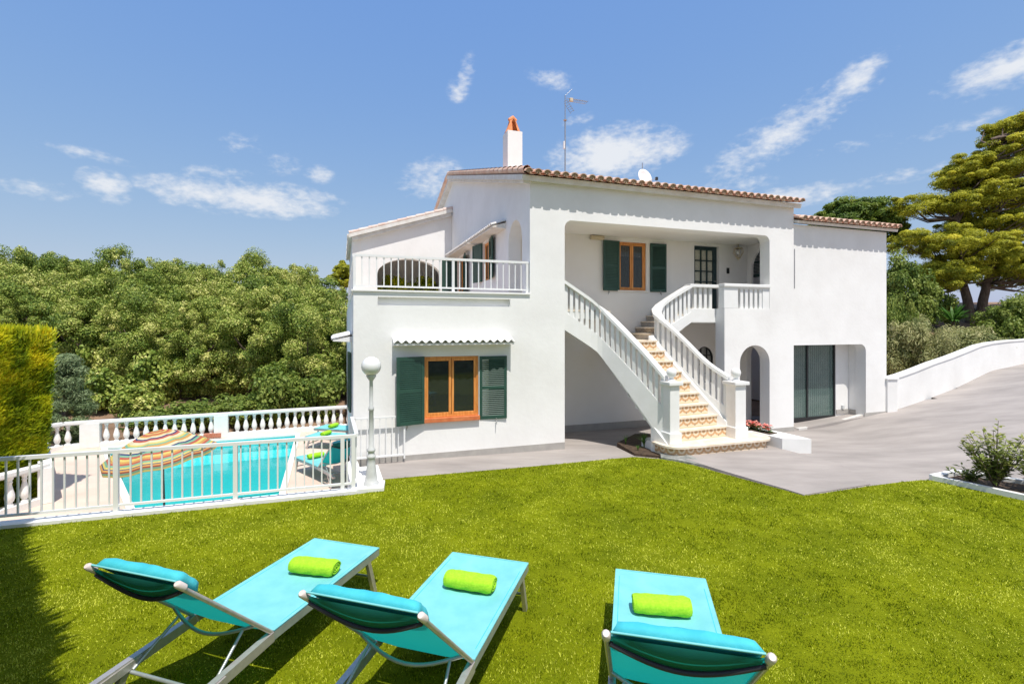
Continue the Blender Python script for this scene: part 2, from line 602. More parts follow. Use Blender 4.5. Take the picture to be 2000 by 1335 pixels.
def copy_part(src, parent, loc=None, rot=None, scale=None):
    c = src.copy()
    COL.objects.link(c)
    c.parent = parent
    if loc is not None:
        c.location = loc
    if rot is not None:
        c.rotation_euler = rot
    if scale is not None:
        c.scale = scale
    return c


def copy_tree(o, parent=None, kids=None):
    c = o.copy()
    COL.objects.link(c)
    c.parent = parent
    for ch in list(o.children):
        copy_tree(ch, c)
    return c


def slab(outer, holes, plane, depth):
    """wall slab from a 2-D outline with holes; plane(u, v, w) -> point, w from 0 to depth"""
    bm = bmesh.new()
    def loop(ps):
        vs = [bm.verts.new((p[0], p[1], 0)) for p in ps]
        for i in range(len(vs)):
            bm.edges.new((vs[i], vs[(i + 1) % len(vs)]))
    loop(outer)
    for h in holes:
        loop(h)
    bmesh.ops.triangle_fill(bm, use_beauty=True, use_dissolve=False, edges=bm.edges[:])
    bmesh.ops.recalc_face_normals(bm, faces=bm.faces[:])
    r = bmesh.ops.extrude_face_region(bm, geom=bm.faces[:])
    nv = [g for g in r['geom'] if isinstance(g, bmesh.types.BMVert)]
    for v in nv:
        v.co.z = 1
    bmesh.ops.recalc_face_normals(bm, faces=bm.faces[:])
    mb = MB()
    bm.verts.index_update()
    vs = [plane(v.co.x, v.co.y, v.co.z * depth) for v in bm.verts]
    fs = [[v.index for v in f.verts] for f in bm.faces]
    # keep orientation outward
    n = Vector((0, 0, 0))
    e0 = Vector(plane(0, 0, 0))
    det = (Vector(plane(1, 0, 0)) - e0).cross(Vector(plane(0, 1, 0)) - e0).dot((Vector(plane(0, 0, 1)) - e0) * (1 if depth > 0 else -1))
    if det < 0:
        fs = [f[::-1] for f in fs]
    mb.add(vs, fs)
    bm.free()
    return mb


def arch_pts(x0, x1, z0, zs, zt, n=18):
    """arch-headed outline: sides to spring height zs, elliptical head to zt"""
    c, r = (x0 + x1) / 2, (x1 - x0) / 2
    return [(x0, z0), (x1, z0)] + [(c + r * math.cos(math.pi * k / n), zs + (zt - zs) * math.sin(math.pi * k / n)) for k in range(n + 1)]


def sm(x, a, b):
    t = min(1, max(0, (x - a) / (b - a)))
    return t * t * (3 - 2 * t)


def G(px, py, z=0.0):
    """point of the ground level z seen at photo pixel px, py"""
    Y = 965 * (CH - z) / (py - 637)
    return ((px - 1000) / 965 * Y, Y)


# ------------------------------------------------------------------ terrain, lawn, paving
def ramp(x):
    return float(np.interp(x, [8.2, 10.3, 13.66, 16.87, 19.7, 26, 40], [0, .16, .52, .95, 1.08, 1.3, 1.5]))


def zdrive(x, y):
    return -.012 - .12 * sm(y, 8.5, 12.3) * (1 - sm(x, 7.6, 10.3)) + ramp(x)


DECK = [(-6.2, 6.0), (-2.31, 7.36), (-2.9, 9.0), (-6.3, 18.7), (-13.3, 15.6), (-13.95, 15.3), (-14.15, 14.7), (-10.15, 10.7), (-10.7, 8.0), (-11.5, 4.26)]


def inside(p, poly):
    c = False
    n = len(poly)
    for i in range(n):
        x1, y1 = poly[i]
        x2, y2 = poly[(i + 1) % n]
        if (y1 > p[1]) != (y2 > p[1]) and p[0] < (x2 - x1) * (p[1] - y1) / (y2 - y1) + x1:
            c = not c
    return c


def zground(x, y):
    if inside((x, y), DECK) or inside((x + .6, y), DECK) or inside((x, y - .6), DECK) or inside((x - .5, y + .5), DECK):
        return -3.4
    left = -1.75 + .13 * max(0, min(y - 18, 22)) + .05 * max(0, min(-x - 12, 30))
    right = ramp(x) - .17 + .30 * max(0, min(y - 18.5, 9)) + .03 * max(0, min(y - 27, 60))
    t = sm(x, 0, 9)
    if y < 8 and x < 9:
        t = max(t, sm(x, -3, 0))
        if x < 0:
            left = min(left, -1.75)
        return left * (1 - t) + t * -.25
    return left * (1 - t) + right * t


def grid_mesh(name, xs, ys, zf, m, keep=None):
    mb = MB()
    nx, ny = len(xs), len(ys)
    mb.v = [(x, y, zf(x, y)) for y in ys for x in xs]
    for j in range(ny - 1):
        for i in range(nx - 1):
            if keep and not keep((xs[i] + xs[i + 1]) / 2, (ys[j] + ys[j + 1]) / 2):
                continue
            mb.f.append((j * nx + i, j * nx + i + 1, (j + 1) * nx + i + 1, (j + 1) * nx + i))
            mb.sm.append(True)
            mb.uv.append(None)
            mb.mi.append(0)
    return mb.build(name, m)


xs = [-900, -400, -200, -100, -60] + [x * 1.0 for x in range(-44, -16, 2)] + [-16 + .5 * i for i in range(0, 32)] + [x * 1.0 for x in range(0, 44, 1)] + [60, 100, 200, 400, 900]
ys = [-60, -20, -8] + [-4 + i for i in range(0, 8)] + [4 + .5 * i for i in range(0, 34)] + [21 + i for i in range(0, 40, 2)] + [80, 120, 200, 400, 900]
tag(grid_mesh('ground', xs, ys, zground, M['earth']), kind='structure')

# driveway and paving: one sheet following the ramp
dk = grid_mesh('driveway', [-3 + .5 * i for i in range(0, 12)] + [3 + .5 * i for i in range(0, 40)] + [24, 28, 34],
               [6.5 + .5 * i for i in range(0, 34)], zdrive, M['conc'],
               keep=lambda x, y: y < max(14.5, 13.4 + .66 * (x - 10.3)) and (y > 8.2 or x > 3.0) and not inside((x, y), DECK) and x > -2.6)
tag(dk, kind='structure')

LAWN_EDGE = [G(*p) for p in [(697, 966), (722, 962), (748, 953), (746, 937), (860, 927), (1000, 915), (1100, 906), (1200, 896), (1240, 893), (1290, 897), (1345, 906), (1400, 922), (1480, 944), (1530, 957), (1570, 969), (1620, 962), (1690, 951), (1760, 942), (1800, 938), (1828, 939), (1900, 953), (2000, 976)]]
LAWN = [(-13.0, 3.86)] + [(-6.28, 6.06)] + LAWN_EDGE + [(8.9, 4.2), (9.5, -6), (-13, -6)]
lm = MB()
lm.prism(LAWN, -.08, .012)
tag(lm.build('lawn', M['lawn']), kind='structure')


def scatter_mesh(name, V, F, tone, m, parent=None, smooth=False):
    me = bpy.data.meshes.new(name)
    nf, k = F.shape
    me.vertices.add(len(V))
    me.vertices.foreach_set('co', V.astype(np.float32).ravel())
    me.loops.add(nf * k)
    me.loops.foreach_set('vertex_index', F.astype(np.int32).ravel())
    me.polygons.add(nf)
    me.polygons.foreach_set('loop_start', np.arange(0, nf * k, k, dtype=np.int32))
    me.polygons.foreach_set('loop_total', np.full(nf, k, dtype=np.int32))
    me.update(calc_edges=True)
    at = me.attributes.new('tone', 'FLOAT', 'FACE')
    at.data.foreach_set('value', tone.astype(np.float32))
    me.materials.append(m)
    o = bpy.data.objects.new(name, me)
    COL.objects.link(o)
    if parent:
        o.parent = parent
    return o


def lattice(pts, s, seed):
    """cheap smooth value noise for numpy points (n,2)"""
    r = np.random.default_rng(seed)
    T = r.random((64, 64))
    p = pts / s
    i = np.floor(p).astype(int)
    f = p - i
    f = f * f * (3 - 2 * f)
    a = T[i[:, 0] % 64, i[:, 1] % 64]
    b = T[(i[:, 0] + 1) % 64, i[:, 1] % 64]
    c = T[i[:, 0] % 64, (i[:, 1] + 1) % 64]
    d = T[(i[:, 0] + 1) % 64, (i[:, 1] + 1) % 64]
    return (a * (1 - f[:, 0]) + b * f[:, 0]) * (1 - f[:, 1]) + (c * (1 - f[:, 0]) + d * f[:, 0]) * f[:, 1]


def make_grass():
    n = 520000
    # denser close to the viewer's side of the garden
    Y = 2.2 + (10.0 - 2.2) * rng.random(n) ** 1.25
    X = (rng.random(n) * 2.6 - 1.3) * Y
    P = np.array(LAWN)
    ins = np.zeros(n, bool)
    for i in range(len(P)):
        x1, y1 = P[i]
        x2, y2 = P[(i + 1) % len(P)]
        if y1 == y2:
            continue
        c = ((y1 > Y) != (y2 > Y)) & (X < (x2 - x1) * (Y - y1) / (y2 - y1) + x1)
        ins ^= c
    X, Y = X[ins], Y[ins]
    n = len(X)
    pt = np.stack([X, Y], 1)
    big = lattice(pt, 1.3, 5) * .3 + lattice(pt, .45, 1) * .35 + lattice(pt, .13, 2) * .35
    ang = rng.random(n) * 6.283
    lean = .006 + .010 * rng.random(n)
    la = rng.random(n) * 6.283
    h = (.010 + .011 * rng.random(n)) * (.25 + 1.4 * lattice(pt, .07, 8))
    w = .0016 + .0015 * Y
    ca, sa = np.cos(ang), np.sin(ang)
    base = np.stack([X, Y, np.full(n, .010)], 1)
    off = np.stack([ca * w / 2, sa * w / 2, np.zeros(n)], 1)
    tip = base + np.stack([np.cos(la) * lean, np.sin(la) * lean, h], 1)
    V = np.stack([base - off, base + off, tip + off * .25], 1).reshape(-1, 3)
    F = np.arange(3 * n).reshape(n, 3)
    tone = np.clip(.5 + 1.35 * (big - .5) + rng.normal(0, .30, n), 0, 1)
    o = scatter_mesh('grass', V, F, tone, M['grass'])
    tag(o, 'short bright green turf grass covering the garden in front of the house', 'grass', kind='stuff')


make_grass()

# apron slab beside the stair foot, a few centimetres proud, with a rough stone edge
ap = [G(1296, 880, .04), G(1303, 893, -.02), G(1345, 903), G(1400, 919), G(1480, 941), G(1530, 954), G(1570, 966), G(1700, 945), G(1640, 905), G(1500, 872)]
apz = [.05, .05, .05, .035, .02, .01, .006, .004, .004, .03]
am = MB()
am.prism(ap, -.12, apz)
o = am.build('concrete_apron', [M['conc']])
tag(o, kind='structure')
st = MB()
sp_ = [G(1289, 881, .03), G(1291, 897), G(1315, 901), G(1350, 908), G(1385, 913), G(1350, 893, .02)]
st.prism(sp_, -.1, [.07, .045, .05, .045, .03, .06])
tag(st.build('stone_edging', M['stone']), 'low rough grey stone edging curving round the stair foot beside the lawn', 'edging')

# pale strip across the garage threshold
ln = MB()
pA, pB = G(1556, 838, -.12), G(1732, 803, .12)
dv = Vector((pB[0] - pA[0], pB[1] - pA[1], 0)).normalized()
nn = Vector((-dv.y, dv.x, 0)) * .06
pts = []
for k in range(9):
    t = k / 8
    x, y = pA[0] + (pB[0] - pA[0]) * t, pA[1] + (pB[1] - pA[1]) * t
    pts.append((x, y))
for k in range(8):
    a, b = pts[k], pts[k + 1]
    q = [(a[0] - nn.x, a[1] - nn.y), (b[0] - nn.x, b[1] - nn.y), (b[0] + nn.x, b[1] + nn.y), (a[0] + nn.x, a[1] + nn.y)]
    ln.prism(q, [zdrive(*p) - .03 for p in q], [zdrive(*p) + .045 for p in q])
tag(ln.build('threshold_strip', M['concline']), kind='structure')

# planting bed left of the stairs
sb = MB()
bed = [G(1205, 868, -.03), G(1240, 850, -.03), G(1296, 850, -.03), G(1296, 893, -.01), G(1240, 887, -.01)]
sb.prism(bed, -.1, .012)
tag(sb.build('soil_bed', M['soil']), kind='structure')

# bed and white kerb at the right
k1, k2, k3 = G(1822, 938), G(2000, 977), G(2150, 1012)
k4, k5 = G(1872, 928), G(2090, 962)
kb = thing('garden_kerb', 'low white kerb around the soil bed at the right edge of the lawn', 'kerb', (*k1, 0))
m_ = MB()
m_.bar((*k1, .04), (*k2, .04), .09, .10).bar((*k2, .04), (*k3, .04), .09, .10)
m_.build('front_edge', M['white'], kb, off=(*k1, 0))
m_ = MB()
m_.bar((*k1, .041), (*k4, .041), .11, .10).bar((*k4, .041), (*k5, .041), .11, .10)
m_.build('rear_edge', M['white'], kb, off=(*k1, 0))
m_ = MB()
m_.prism([k1, k2, k3, k5, k4], -.06, .03)
tag(m_.build('kerbed_soil', M['soil']), kind='structure')

# ------------------------------------------------------------------ pool and deck
DZ = -1.3
POOL = [(-12.6, 15.35), (-7.55, 17.3), (-4.55, 9.3), (-6.3, 8.6)]
pm = slab(DECK, [POOL], lambda u, v, w: (u, v, DZ - w), 2.0)
tag(pm.build('pool_deck', M['deck']), kind='structure')


def offset_poly(P, d):
    n = len(P)
    area = sum(P[i][0] * P[(i + 1) % n][1] - P[(i + 1) % n][0] * P[i][1] for i in range(n))
    s = 1 if area > 0 else -1
    out = []
    for i in range(n):
        a, b, c = Vector(P[i - 1]), Vector(P[i]), Vector(P[(i + 1) % n])
        e1, e2 = (b - a).normalized(), (c - b).normalized()
        n1, n2 = Vector((e1.y, -e1.x)) * s, Vector((e2.y, -e2.x)) * s
        q = (n1 + n2)
        q = q / q.dot(n1) * d
        out.append((b.x + q.x, b.y + q.y))
    return out


cm = slab(offset_poly(POOL, .13), [offset_poly(POOL, -.015)], lambda u, v, w: (u, v, DZ + .035 - w), .06)
pool = thing('swimming_pool', 'turquoise swimming pool with pale coping below the lawn', 'swimming pool', (-7, 12, DZ))
cm.build('coping', M['coping'], pool, off=(-7, 12, DZ))
bs = MB()
IP = offset_poly(POOL, -.01)
n_ = len(IP)
vs = [(p[0], p[1], DZ) for p in IP] + [(p[0], p[1], -2.9) for p in IP]
bs.add(vs, [(i, (i + 1) % n_, n_ + (i + 1) % n_, n_ + i) for i in range(n_)] + [tuple(range(n_, 2 * n_))])
bs.build('basin', M['basin'], pool, off=(-7, 12, DZ))
bs = MB()
bs.add([(p[0], p[1], DZ - .14) for p in IP], [tuple(range(n_))[::-1]])
bs.build('pool_water', M['water'], pool, off=(-7, 12, DZ))
# underwater bench along the far wall
bn = MB()
fa, fb = Vector((*IP[0], 0)), Vector((*IP[1], 0))
dd = (fb - fa).normalized()
nb = Vector((dd.y, -dd.x, 0)) * 1.1
bn.prism([(fa.x + .3, fa.y), (fb.x, fb.y), (fb.x + nb.x, fb.y + nb.y), (fa.x + nb.x + .9, fa.y + nb.y)], -2.88, -1.75)
bn.build('bench', mat('pale_pool_step', (.16, .74, .78), .5), pool, off=(-7, 12, DZ))

vent = MB()
p0 = Vector((-10.15, 16.75, DZ + .04))
vent.bbox(-.26, .26, -.08, .08, 0, .14, .01)
for k in range(6):
    vent.box(-.21 + k * .075, -.16 + k * .075, -.09, -.078, .03, .11)
o = vent.build('brick_block', M['brick'])
o.location = p0
o.rotation_euler = (0, 0, TH)
tag(o, 'small brick red block on the deck at the pier behind the pool', 'brick block')

# retaining wall with white kerb along the lawn edge
rw = thing('retaining_wall', 'low white retaining wall and kerb under the pool fence', 'retaining wall', (-6.28, 6.06, 0))
dF = Vector((3.97, 1.30, 0)).normalized()
nF = Vector((-dF.y, dF.x, 0))
fL = Vector((-11.5, 4.35, 0))
fR = Vector((-2.31, 7.36, 0))
q = MB()
a, b = fL + nF * .02, fR + nF * .02
q.prism([(a.x, a.y), (b.x, b.y), ((b + nF * .16).x, (b + nF * .16).y), ((a + nF * .16).x, (a + nF * .16).y)], -1.5, 0.0)
c0 = Vector((*hw(-.02, -.02)[:2], 0))
q.bar((fR.x, fR.y + .05, -.75), (c0.x, c0.y, -.75), .16, 1.46)
q.build('wall', M['stucco'], rw, off=(-6.28, 6.06, 0))
q = MB()
q.bar(fL + nF * .10 + Vector((0, 0, .028)), fR + nF * .10 + Vector((0, 0, .028)), .2, .05)
q.bar((fR.x - .03, fR.y + .16, .029), (c0.x, c0.y - .02, .029), .2, .05)
q.build('kerb', M['white'], rw, off=(-6.28, 6.06, 0))
# lamp-side white step
q = MB()
s0, s1 = G(700, 962), G(743, 905)
q.prism([G(701, 950), G(748, 938), G(738, 909), G(693, 915)], -.05, .02)
tag(q.build('landing_slab', M['white']), 'white slab on the ground by the gate at the corner of the house', 'slab')


# --- fence
def picket_fence(root, A, B, zb, h, posts, spacing, prefix=None, post_w=.055):
    """A,B world plan points; children in root space (root at A, no rotation)"""
    A, B = Vector((A[0], A[1], 0)), Vector((B[0], B[1], 0))
    d = (B - A)
    Ln = d.length
    d.normalize()
    off = root.location
    ang = math.atan2(d.y, d.x)
    q = MB()
    q.bar(A + Vector((0, 0, zb + h)), B + Vector((0, 0, zb + h)), .055, .045)
    q.build('top_rail', M['metalw'], root, off=off)
    q = MB()
    q.bar(A + Vector((0, 0, zb + .09)), B + Vector((0, 0, zb + .09)), .035, .03)
    q.build('bottom_rail', M['metalw'], root, off=off)
    pk = MB()
    pk.box(-.010, .010, -.008, .008, .105, h - .022)
    src = None
    n = int(Ln / spacing)
    for i in range(n + 1):
        s = Ln - i * spacing
        if any(abs(s - p) < spacing * .55 for p in posts) or s < .03:
            continue
        loc = A + d * s - off
        loc.z = zb - off.z
        if src is None:
            src = pk.build('picket', M['metalw'], root)
            src.location = loc
            src.rotation_euler = (0, 0, ang)
        else:
            copy_part(src, root, loc, (0, 0, ang))
    pp = MB()
    pp.box(-post_w / 2, post_w / 2, -post_w / 2, post_w / 2, 0.0, h - .022)
    pp.box(-.06, .06, -.05, .05, 0.0, .012)
    ps = None
    for s in posts:
        loc = A + d * s - off
        loc.z = zb - off.z
        if ps is None:
            ps = pp.build('post', M['metalw'], root)
            ps.location = loc
            ps.rotation_euler = (0, 0, ang)
        else:
            copy_part(ps, root, loc, (0, 0, ang))


fence = thing('pool_fence', 'white metal picket fence between the lawn and the pool', 'fence', tuple(fL + nF * .10))
A = fL + nF * .10
B = fR + nF * .10 + dF * -.02
Lf = (B - A).length


def s_at(px):  # distance along fence where photo column px falls
    k = (px - 1000) / 965
    return (k * A.y - A.x) / (dF.x - k * dF.y)


P3, P2, P1 = s_at(669), s_at(460), s_at(227)
sp = (P3 - P2) / 12
picket_fence(fence, A, B, .053, .80, [P3, P2, P1, P1 - (P2 - P1), P1 - 2 * (P2 - P1), Lf - .03], sp)
B2 = Vector((*hw(-.03, -.08)[:2], 0))
f2 = thing('corner_fence', 'short white picket fence running from the long fence to the house corner', 'fence', (B.x, B.y + .05, 0))
picket_fence(f2, (B.x, B.y + .05), B2, .053, .80, [1.5], sp)
# gate leaf lying open against the facade
gt = thing('white_gate', 'white picket gate folded open against the wall beside the lamp post', 'gate', hw(.02, -.12, 0), TH)
q = MB()
q.bar((0, 0, .83), (.88, 0, .83), .03, .03).bar((0, 0, .12), (.88, 0, .12), .03, .03).bar((0, 0, .05), (0, 0, .845), .03).bar((.88, 0, .05), (.88, 0, .845), .03)
q.build('frame', M['metalw'], gt)
pk = MB()
pk.box(-.009, .009, -.007, .007, .135, .815)
s0 = pk.build('picket', M['metalw'], gt)
s0.location = (.11, 0, 0)
for k in range(2, 8):
    copy_part(s0, gt, (.11 * k, 0, 0))

# --- balustrade round the pool
BALS = [((-6.0, 18.55), (-13.25, 15.55)), ((-13.25, 15.55), (-13.85, 15.25)), ((-13.85, 15.25), (-14.1, 14.7)), ((-14.1, 14.7), (-10.1, 10.7)), ((-10.1, 10.7), (-10.7, 7.6))]
bl = thing('pool_balustrade', 'white cast stone balustrade with vase shaped balusters round the pool deck', 'balustrade', (-13.25, 15.55, DZ))
off = bl.location
rail, base = MB(), MB()
for (a, b) in BALS:
    rail.bar((*a, DZ + .80), (*b, DZ + .80), .24, .07).bar((*a, DZ + .75), (*b, DZ + .75), .18, .035)
    base.bar((*a, DZ + .07), (*b, DZ + .07), .22, .14)
rail.build('coping_rail', M['balu'], bl, off=off)
base.build('base_plinth', M['balu'], bl, off=off)
prof = [(.062, 0), (.062, .035), (.045, .05), (.045, .075), (.066, .10), (.085, .17), (.082, .23), (.058, .33), (.040, .41), (.036, .46), (.05, .475), (.05, .49), (.038, .505), (.045, .53), (.062, .55), (.062, .595)]
bsrc = MB().lathe(prof, n=12).build('baluster', M['balu'], bl)
bsrc.location = (0, 0, 0)
first = True
piers = [(-9.95, 16.92, .42), (-13.25, 15.55, .5), (-14.1, 14.7, .3), (-10.1, 10.7, .34), (-10.4, 9.05, .3)]
for (a, b) in BALS:
    va, vb = Vector(a), Vector(b)
    Ln = (vb - va).length
    n = max(1, round(Ln / .258))
    for i in range(n):
        p = va + (vb - va) * ((i + .5) / n)
        if any((p - Vector(q[:2])).length < q[2] / 2 + .09 for q in piers):
            continue
        loc = (p.x - off.x, p.y - off.y, .14)
        if first:
            bsrc.location = loc
            first = False
        else:
            copy_part(bsrc, bl, loc)
for (x, y, w) in piers:
    r = math.atan2(3, 7.25) if x > -13.5 and y > 14 else R(-45) if y > 10 else R(10)
    o = MB().bbox(-w / 2, w / 2, -.13, .13, 0, .765, .008).build('pier', M['balu'], bl)
    o.location = (x - off.x, y - off.y, .003)
    o.rotation_euler = (0, 0, r)

# ------------------------------------------------------------------ villa
villa = thing('white_villa', 'two storey white stucco villa with terracotta roof, loggia and balcony', 'house', hw(0, 0, 0), TH)
FP = lambda b0: (lambda u, v, w: (u, b0 + w, v))          # wall facing the lawn
SP = lambda a0: (lambda u, v, w: (a0 + w, u, v))          # wall along the depth of the house


def rr(x0, x1, z0, z1, r, corners, n=7):
    """rectangle with some rounded corners, counterclockwise from lower left; corners 'bl br tr tl'"""
    out = []
    for key, cx, cz, sx, sz, t0 in (('bl', x0, z0, 1, 1, 180), ('br', x1, z0, -1, 1, 270), ('tr', x1, z1, -1, -1, 0), ('tl', x0, z1, 1, -1, 90)):
        if key in corners:
            c = (cx + sx * r, cz + sz * r)
            out += [(c[0] + r * math.cos(R(t0 + 90 * k / n)), c[1] + r * math.sin(R(t0 + 90 * k / n))) for k in range(n + 1)]
        else:
            out.append((cx, cz))
    return out


def nar(x0, x1, zs, zt, n=16):
    c, r = (x0 + x1) / 2, (x1 - x0) / 2
    return [(c - r * math.cos(math.pi * k / n), zs + (zt - zs) * math.sin(math.pi * k / n)) for k in range(n + 1)]


# main front wall
rC = .16
tl = [(4.226 + rC - rC * math.cos(R(90 * k / 7)), 4.73 - rC + rC * math.sin(R(90 * k / 7))) for k in range(8)]
tr = [(9.77 - rC + rC * math.sin(R(90 * k / 7)), 4.73 - rC + rC * math.cos(R(90 * k / 7))) for k in range(8)]
outer = [(0, -.35), (4.226, -.35)] + tl + tr + [(9.77, 2.93), (8.39, 2.93), (8.39, -.35), (8.85, -.35)] + nar(8.85, 9.77, 1.62, 2.04) + [(9.77, -.35), (10.55, -.35), (10.55, 5.50), (3.444, 5.50), (3.444, 3.14), (0, 3.14)]
win = [(1.281, .66), (2.36, .66), (2.36, 1.92), (1.281, 1.92)]
grv = [(.43, 2.895), (3.02, 2.895), (3.02, 3.045), (.43, 3.045)]
front = slab(outer, [win, grv], FP(0), .30)
front.box(.42, 3.03, .10, .28, 2.89, 3.05)
front.build('front_wall', M['stucco'], villa)
# side wall to the pool, terrace slab, parapet
q = MB()
q.box(0, .3, .303, 14, -1.6, 3.14)
q.box(0, .3, .02, .303, -1.6, -.353)
q.build('pool_side_wall', M['stucco'], villa)
MB().box(.302, 3.44, .302, 7.66, 2.8, 3.0).build('terrace_floor', M['terr'], villa)
q = MB()
q.bbox(-.04, 3.442, -.035, .30, 3.141, 3.175, .006)
q.box(-.04, .30, .302, 7.6, 3.141, 3.175)
q.build('parapet_coping', M['stucco'], villa)
MB().box(.04, 4.224, -.014, -.002, -.2, .075).build('skirting', M['plinth'], villa)
MB().box(9.78, 10.552, -.014, -.002, -.3, -.02).build('skirting', M['plinth'], villa)
# gable wall towards the terrace
gp = [(.302, 3.0), (.302, 5.60), (7.4, 7.61), (14.5, 5.55), (14.5, 3.0)]
arch = arch_pts(.47, 1.38, 3.02, 4.35, 4.86)
w1 = [(2.95, 3.72), (3.57, 3.72), (3.57, 4.74), (2.95, 4.74)]
d1 = [(5.87, 3.05), (6.77, 3.05), (6.77, 4.72), (5.87, 4.72)]
slab(gp, [arch, w1[:], d1[:]], SP(3.444), .30).build('gable_wall', M['stucco'], villa)
# shell behind
q = MB()
q.box(10.25, 10.55, 2.3, 7, 3.0, 5.4)
q.box(3.75, 10.5, 2.01, 12, 5.0, 5.25)
q.box(.3, 14, 13.7, 14, -1.6, 5.3)
q.build('rear_shell', M['stucco'], villa)
# loggia back wall
bwin = [(6.559, 3.43), (7.39, 3.43), (7.39, 4.69), (6.559, 4.69)]
bdoor = [(8.925, 2.94), (9.755, 2.94), (9.755, 4.72), (8.925, 4.72)]
bar_ = arch_pts(8.98, 9.56, .95, 1.62, 1.94)
back = slab([(3.75, -.3), (10.83, -.3), (10.83, 4.95), (3.75, 4.95)], [bwin, bdoor, bar_], FP(1.72), .26)
back.build('loggia_wall', M['inner'], villa)
q = MB()
q.box(3.75, 10.95, .302, 1.718, 4.80, 5.0)
q.build('loggia_ceiling', M['inner'], villa)
q = MB()
q.box(3.75, 4.0, .302, 1.717, -.3, 3.0)
q.build('passage_wall', M['inner'], villa)
q = MB()
q.prism([(7.72, .31), (8.39, .31), (8.39, .301), (10.94, .301), (10.94, 1.717), (7.72, 1.717)], 2.58, 2.928)
q.build('loggia_floor', M['inner'], villa)
slab([(.302, 2.93), (1.716, 2.93), (1.716, 4.798), (.302, 4.798)], [arch_pts(.45, 1.56, 2.96, 4.15, 4.68)], SP(10.75), .07).build('loggia_end_wall', M['inner'], villa)
q = MB()
q.box(11.35, 11.45, .1, 3, 2.9, 4.9)
q.build('inner_partition', M['inner'], villa)
slab([(.302, -.3), (1.716, -.3), (1.716, 2.577), (.302, 2.577)], [arch_pts(.62, 1.12, -.1, 1.7, 2.05)], SP(10.15), .16).build('passage_end_wall', M['inner'], villa)
q = MB()
q.box(3.75, 10.9, 1.70, 1.717, -.2, .04)
q.build('passage_skirting', M['plinth'], villa)
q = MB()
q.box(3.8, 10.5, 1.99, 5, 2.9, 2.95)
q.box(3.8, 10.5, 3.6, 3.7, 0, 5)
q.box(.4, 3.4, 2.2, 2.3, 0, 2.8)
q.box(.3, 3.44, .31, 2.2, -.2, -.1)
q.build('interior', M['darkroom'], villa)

# garage wing
gopen = [(10.56, 2.02)] + [(13.17 - .2 + .2 * math.sin(R(90 * k / 7)), 2.02 - .2 + .2 * math.cos(R(90 * k / 7))) for k in range(8)]
wout = [(10.552, -.3), (10.56, -.3)] + gopen + [(13.17, -.1), (13.96, -.1), (13.96, 5.08), (10.552, 5.08)]
slab(wout, [], FP(.05), .28).build('wing_wall', M['stucco'], villa)
q = MB()
q.box(13.68, 13.96, .332, 7, -.1, 5.08)
q.box(13.19, 13.35, .332, .66, -.1, 2.3)
q.build('wing_side_wall', M['stucco'], villa)
slab([(10.56, -.2), (13.185, -.2), (13.185, 2.3), (10.56, 2.3)], [[(10.62, -.08), (12.70, -.08), (12.70, 2.2), (10.62, 2.2)]], FP(.55), .1).build('garage_back_wall', M['stucco'], villa)
q = MB()
q.box(10.56, 13.18, .332, .9, 2.05, 2.3)
q.build('garage_soffit', M['stucco'], villa)
q = MB()
q.prism([(10.56, .04), (13.17, .04), (13.18, .72), (10.56, .72)], -.3, [zdrive(*hw(10.56, .04)[:2]) + .004, zdrive(*hw(13.17, .04)[:2]) + .006, zdrive(*hw(13.18, .72)[:2]) + .01, zdrive(*hw(10.56, .72)[:2]) + .01])
q.build('garage_floor', M['conc'], villa)
q = MB()
q.box(13.1, 13.97, .038, .048, 0, .17)
q.box(12.71, 13.185, .53, .547, .08, .20)
q.box(13.172, 13.187, .335, .53, .08, .20)
q.build('wing_skirting', M['plinth'], villa)
# garage glass door with vertical blind
gd = MB()
for x in (10.62, 11.66, 12.655):
    gd.box(x, x + .045, .565, .62, -.06, 2.2)
gd.box(10.62, 12.70, .566, .619, -.06, .05).box(10.62, 12.70, .565, .62, 2.15, 2.2)
gdo = gd.build('glass_door', M['dark'], villa)
gm2 = M['glass'].copy()
gm2.node_tree.nodes['Principled BSDF'].inputs['Alpha'].default_value = .30
gm2.node_tree.nodes['Principled BSDF'].inputs['Base Color'].default_value = (.10, .17, .15, 1)
gm2.node_tree.nodes['Principled BSDF'].inputs['Alpha'].default_value = .42
MB().box(10.66, 12.66, .59, .596, .0, 2.15).build('pane', gm2, gdo)
bl_ = MB()
for k in range(28):
    x = 10.66 + k * .071
    bl_.add([(x, .68, .02), (x + .070, .69, .02), (x + .070, .69, 2.15), (x, .68, 2.15)], [(0, 1, 2, 3)])
bl_.build('vertical_blind', mat('grey_green_blind', (.52, .64, .60), .8, (.74, .80, .78), 3, 3), gdo)
MB().box(10.57, 12.75, .75, .8, .05, 2.25).build('dim_room_sheet', M['darkroom'], gdo)  # dark sheet standing in for the unlit room behind the blind
wf = MB()
wf.bbox(12.9, 12.98, .50, .548, .22, .32, .006).build('outlet', M['greypaint'], villa)

# terrace rear wing (lower roof)
wp = [(.40, 3.0), (3.442, 3.0), (3.442, 6.38), (.40, 5.42)]
slab(wp, [arch_pts(.92, 3.05, 3.03, 4.25, 4.80, 24)], FP(7.67), .3).build('porch_wall', M['stucco'], villa)
q = MB()
q.box(.12, .40, 7.67, 13.6, 3.145, 5.40)
q.box(.42, 3.4, 10.4, 10.6, 3.0, 5.3)
q.box(.302, 3.44, 7.98, 13.6, 2.8, 3.0)
q.build('porch_shell', M['inner'], villa)


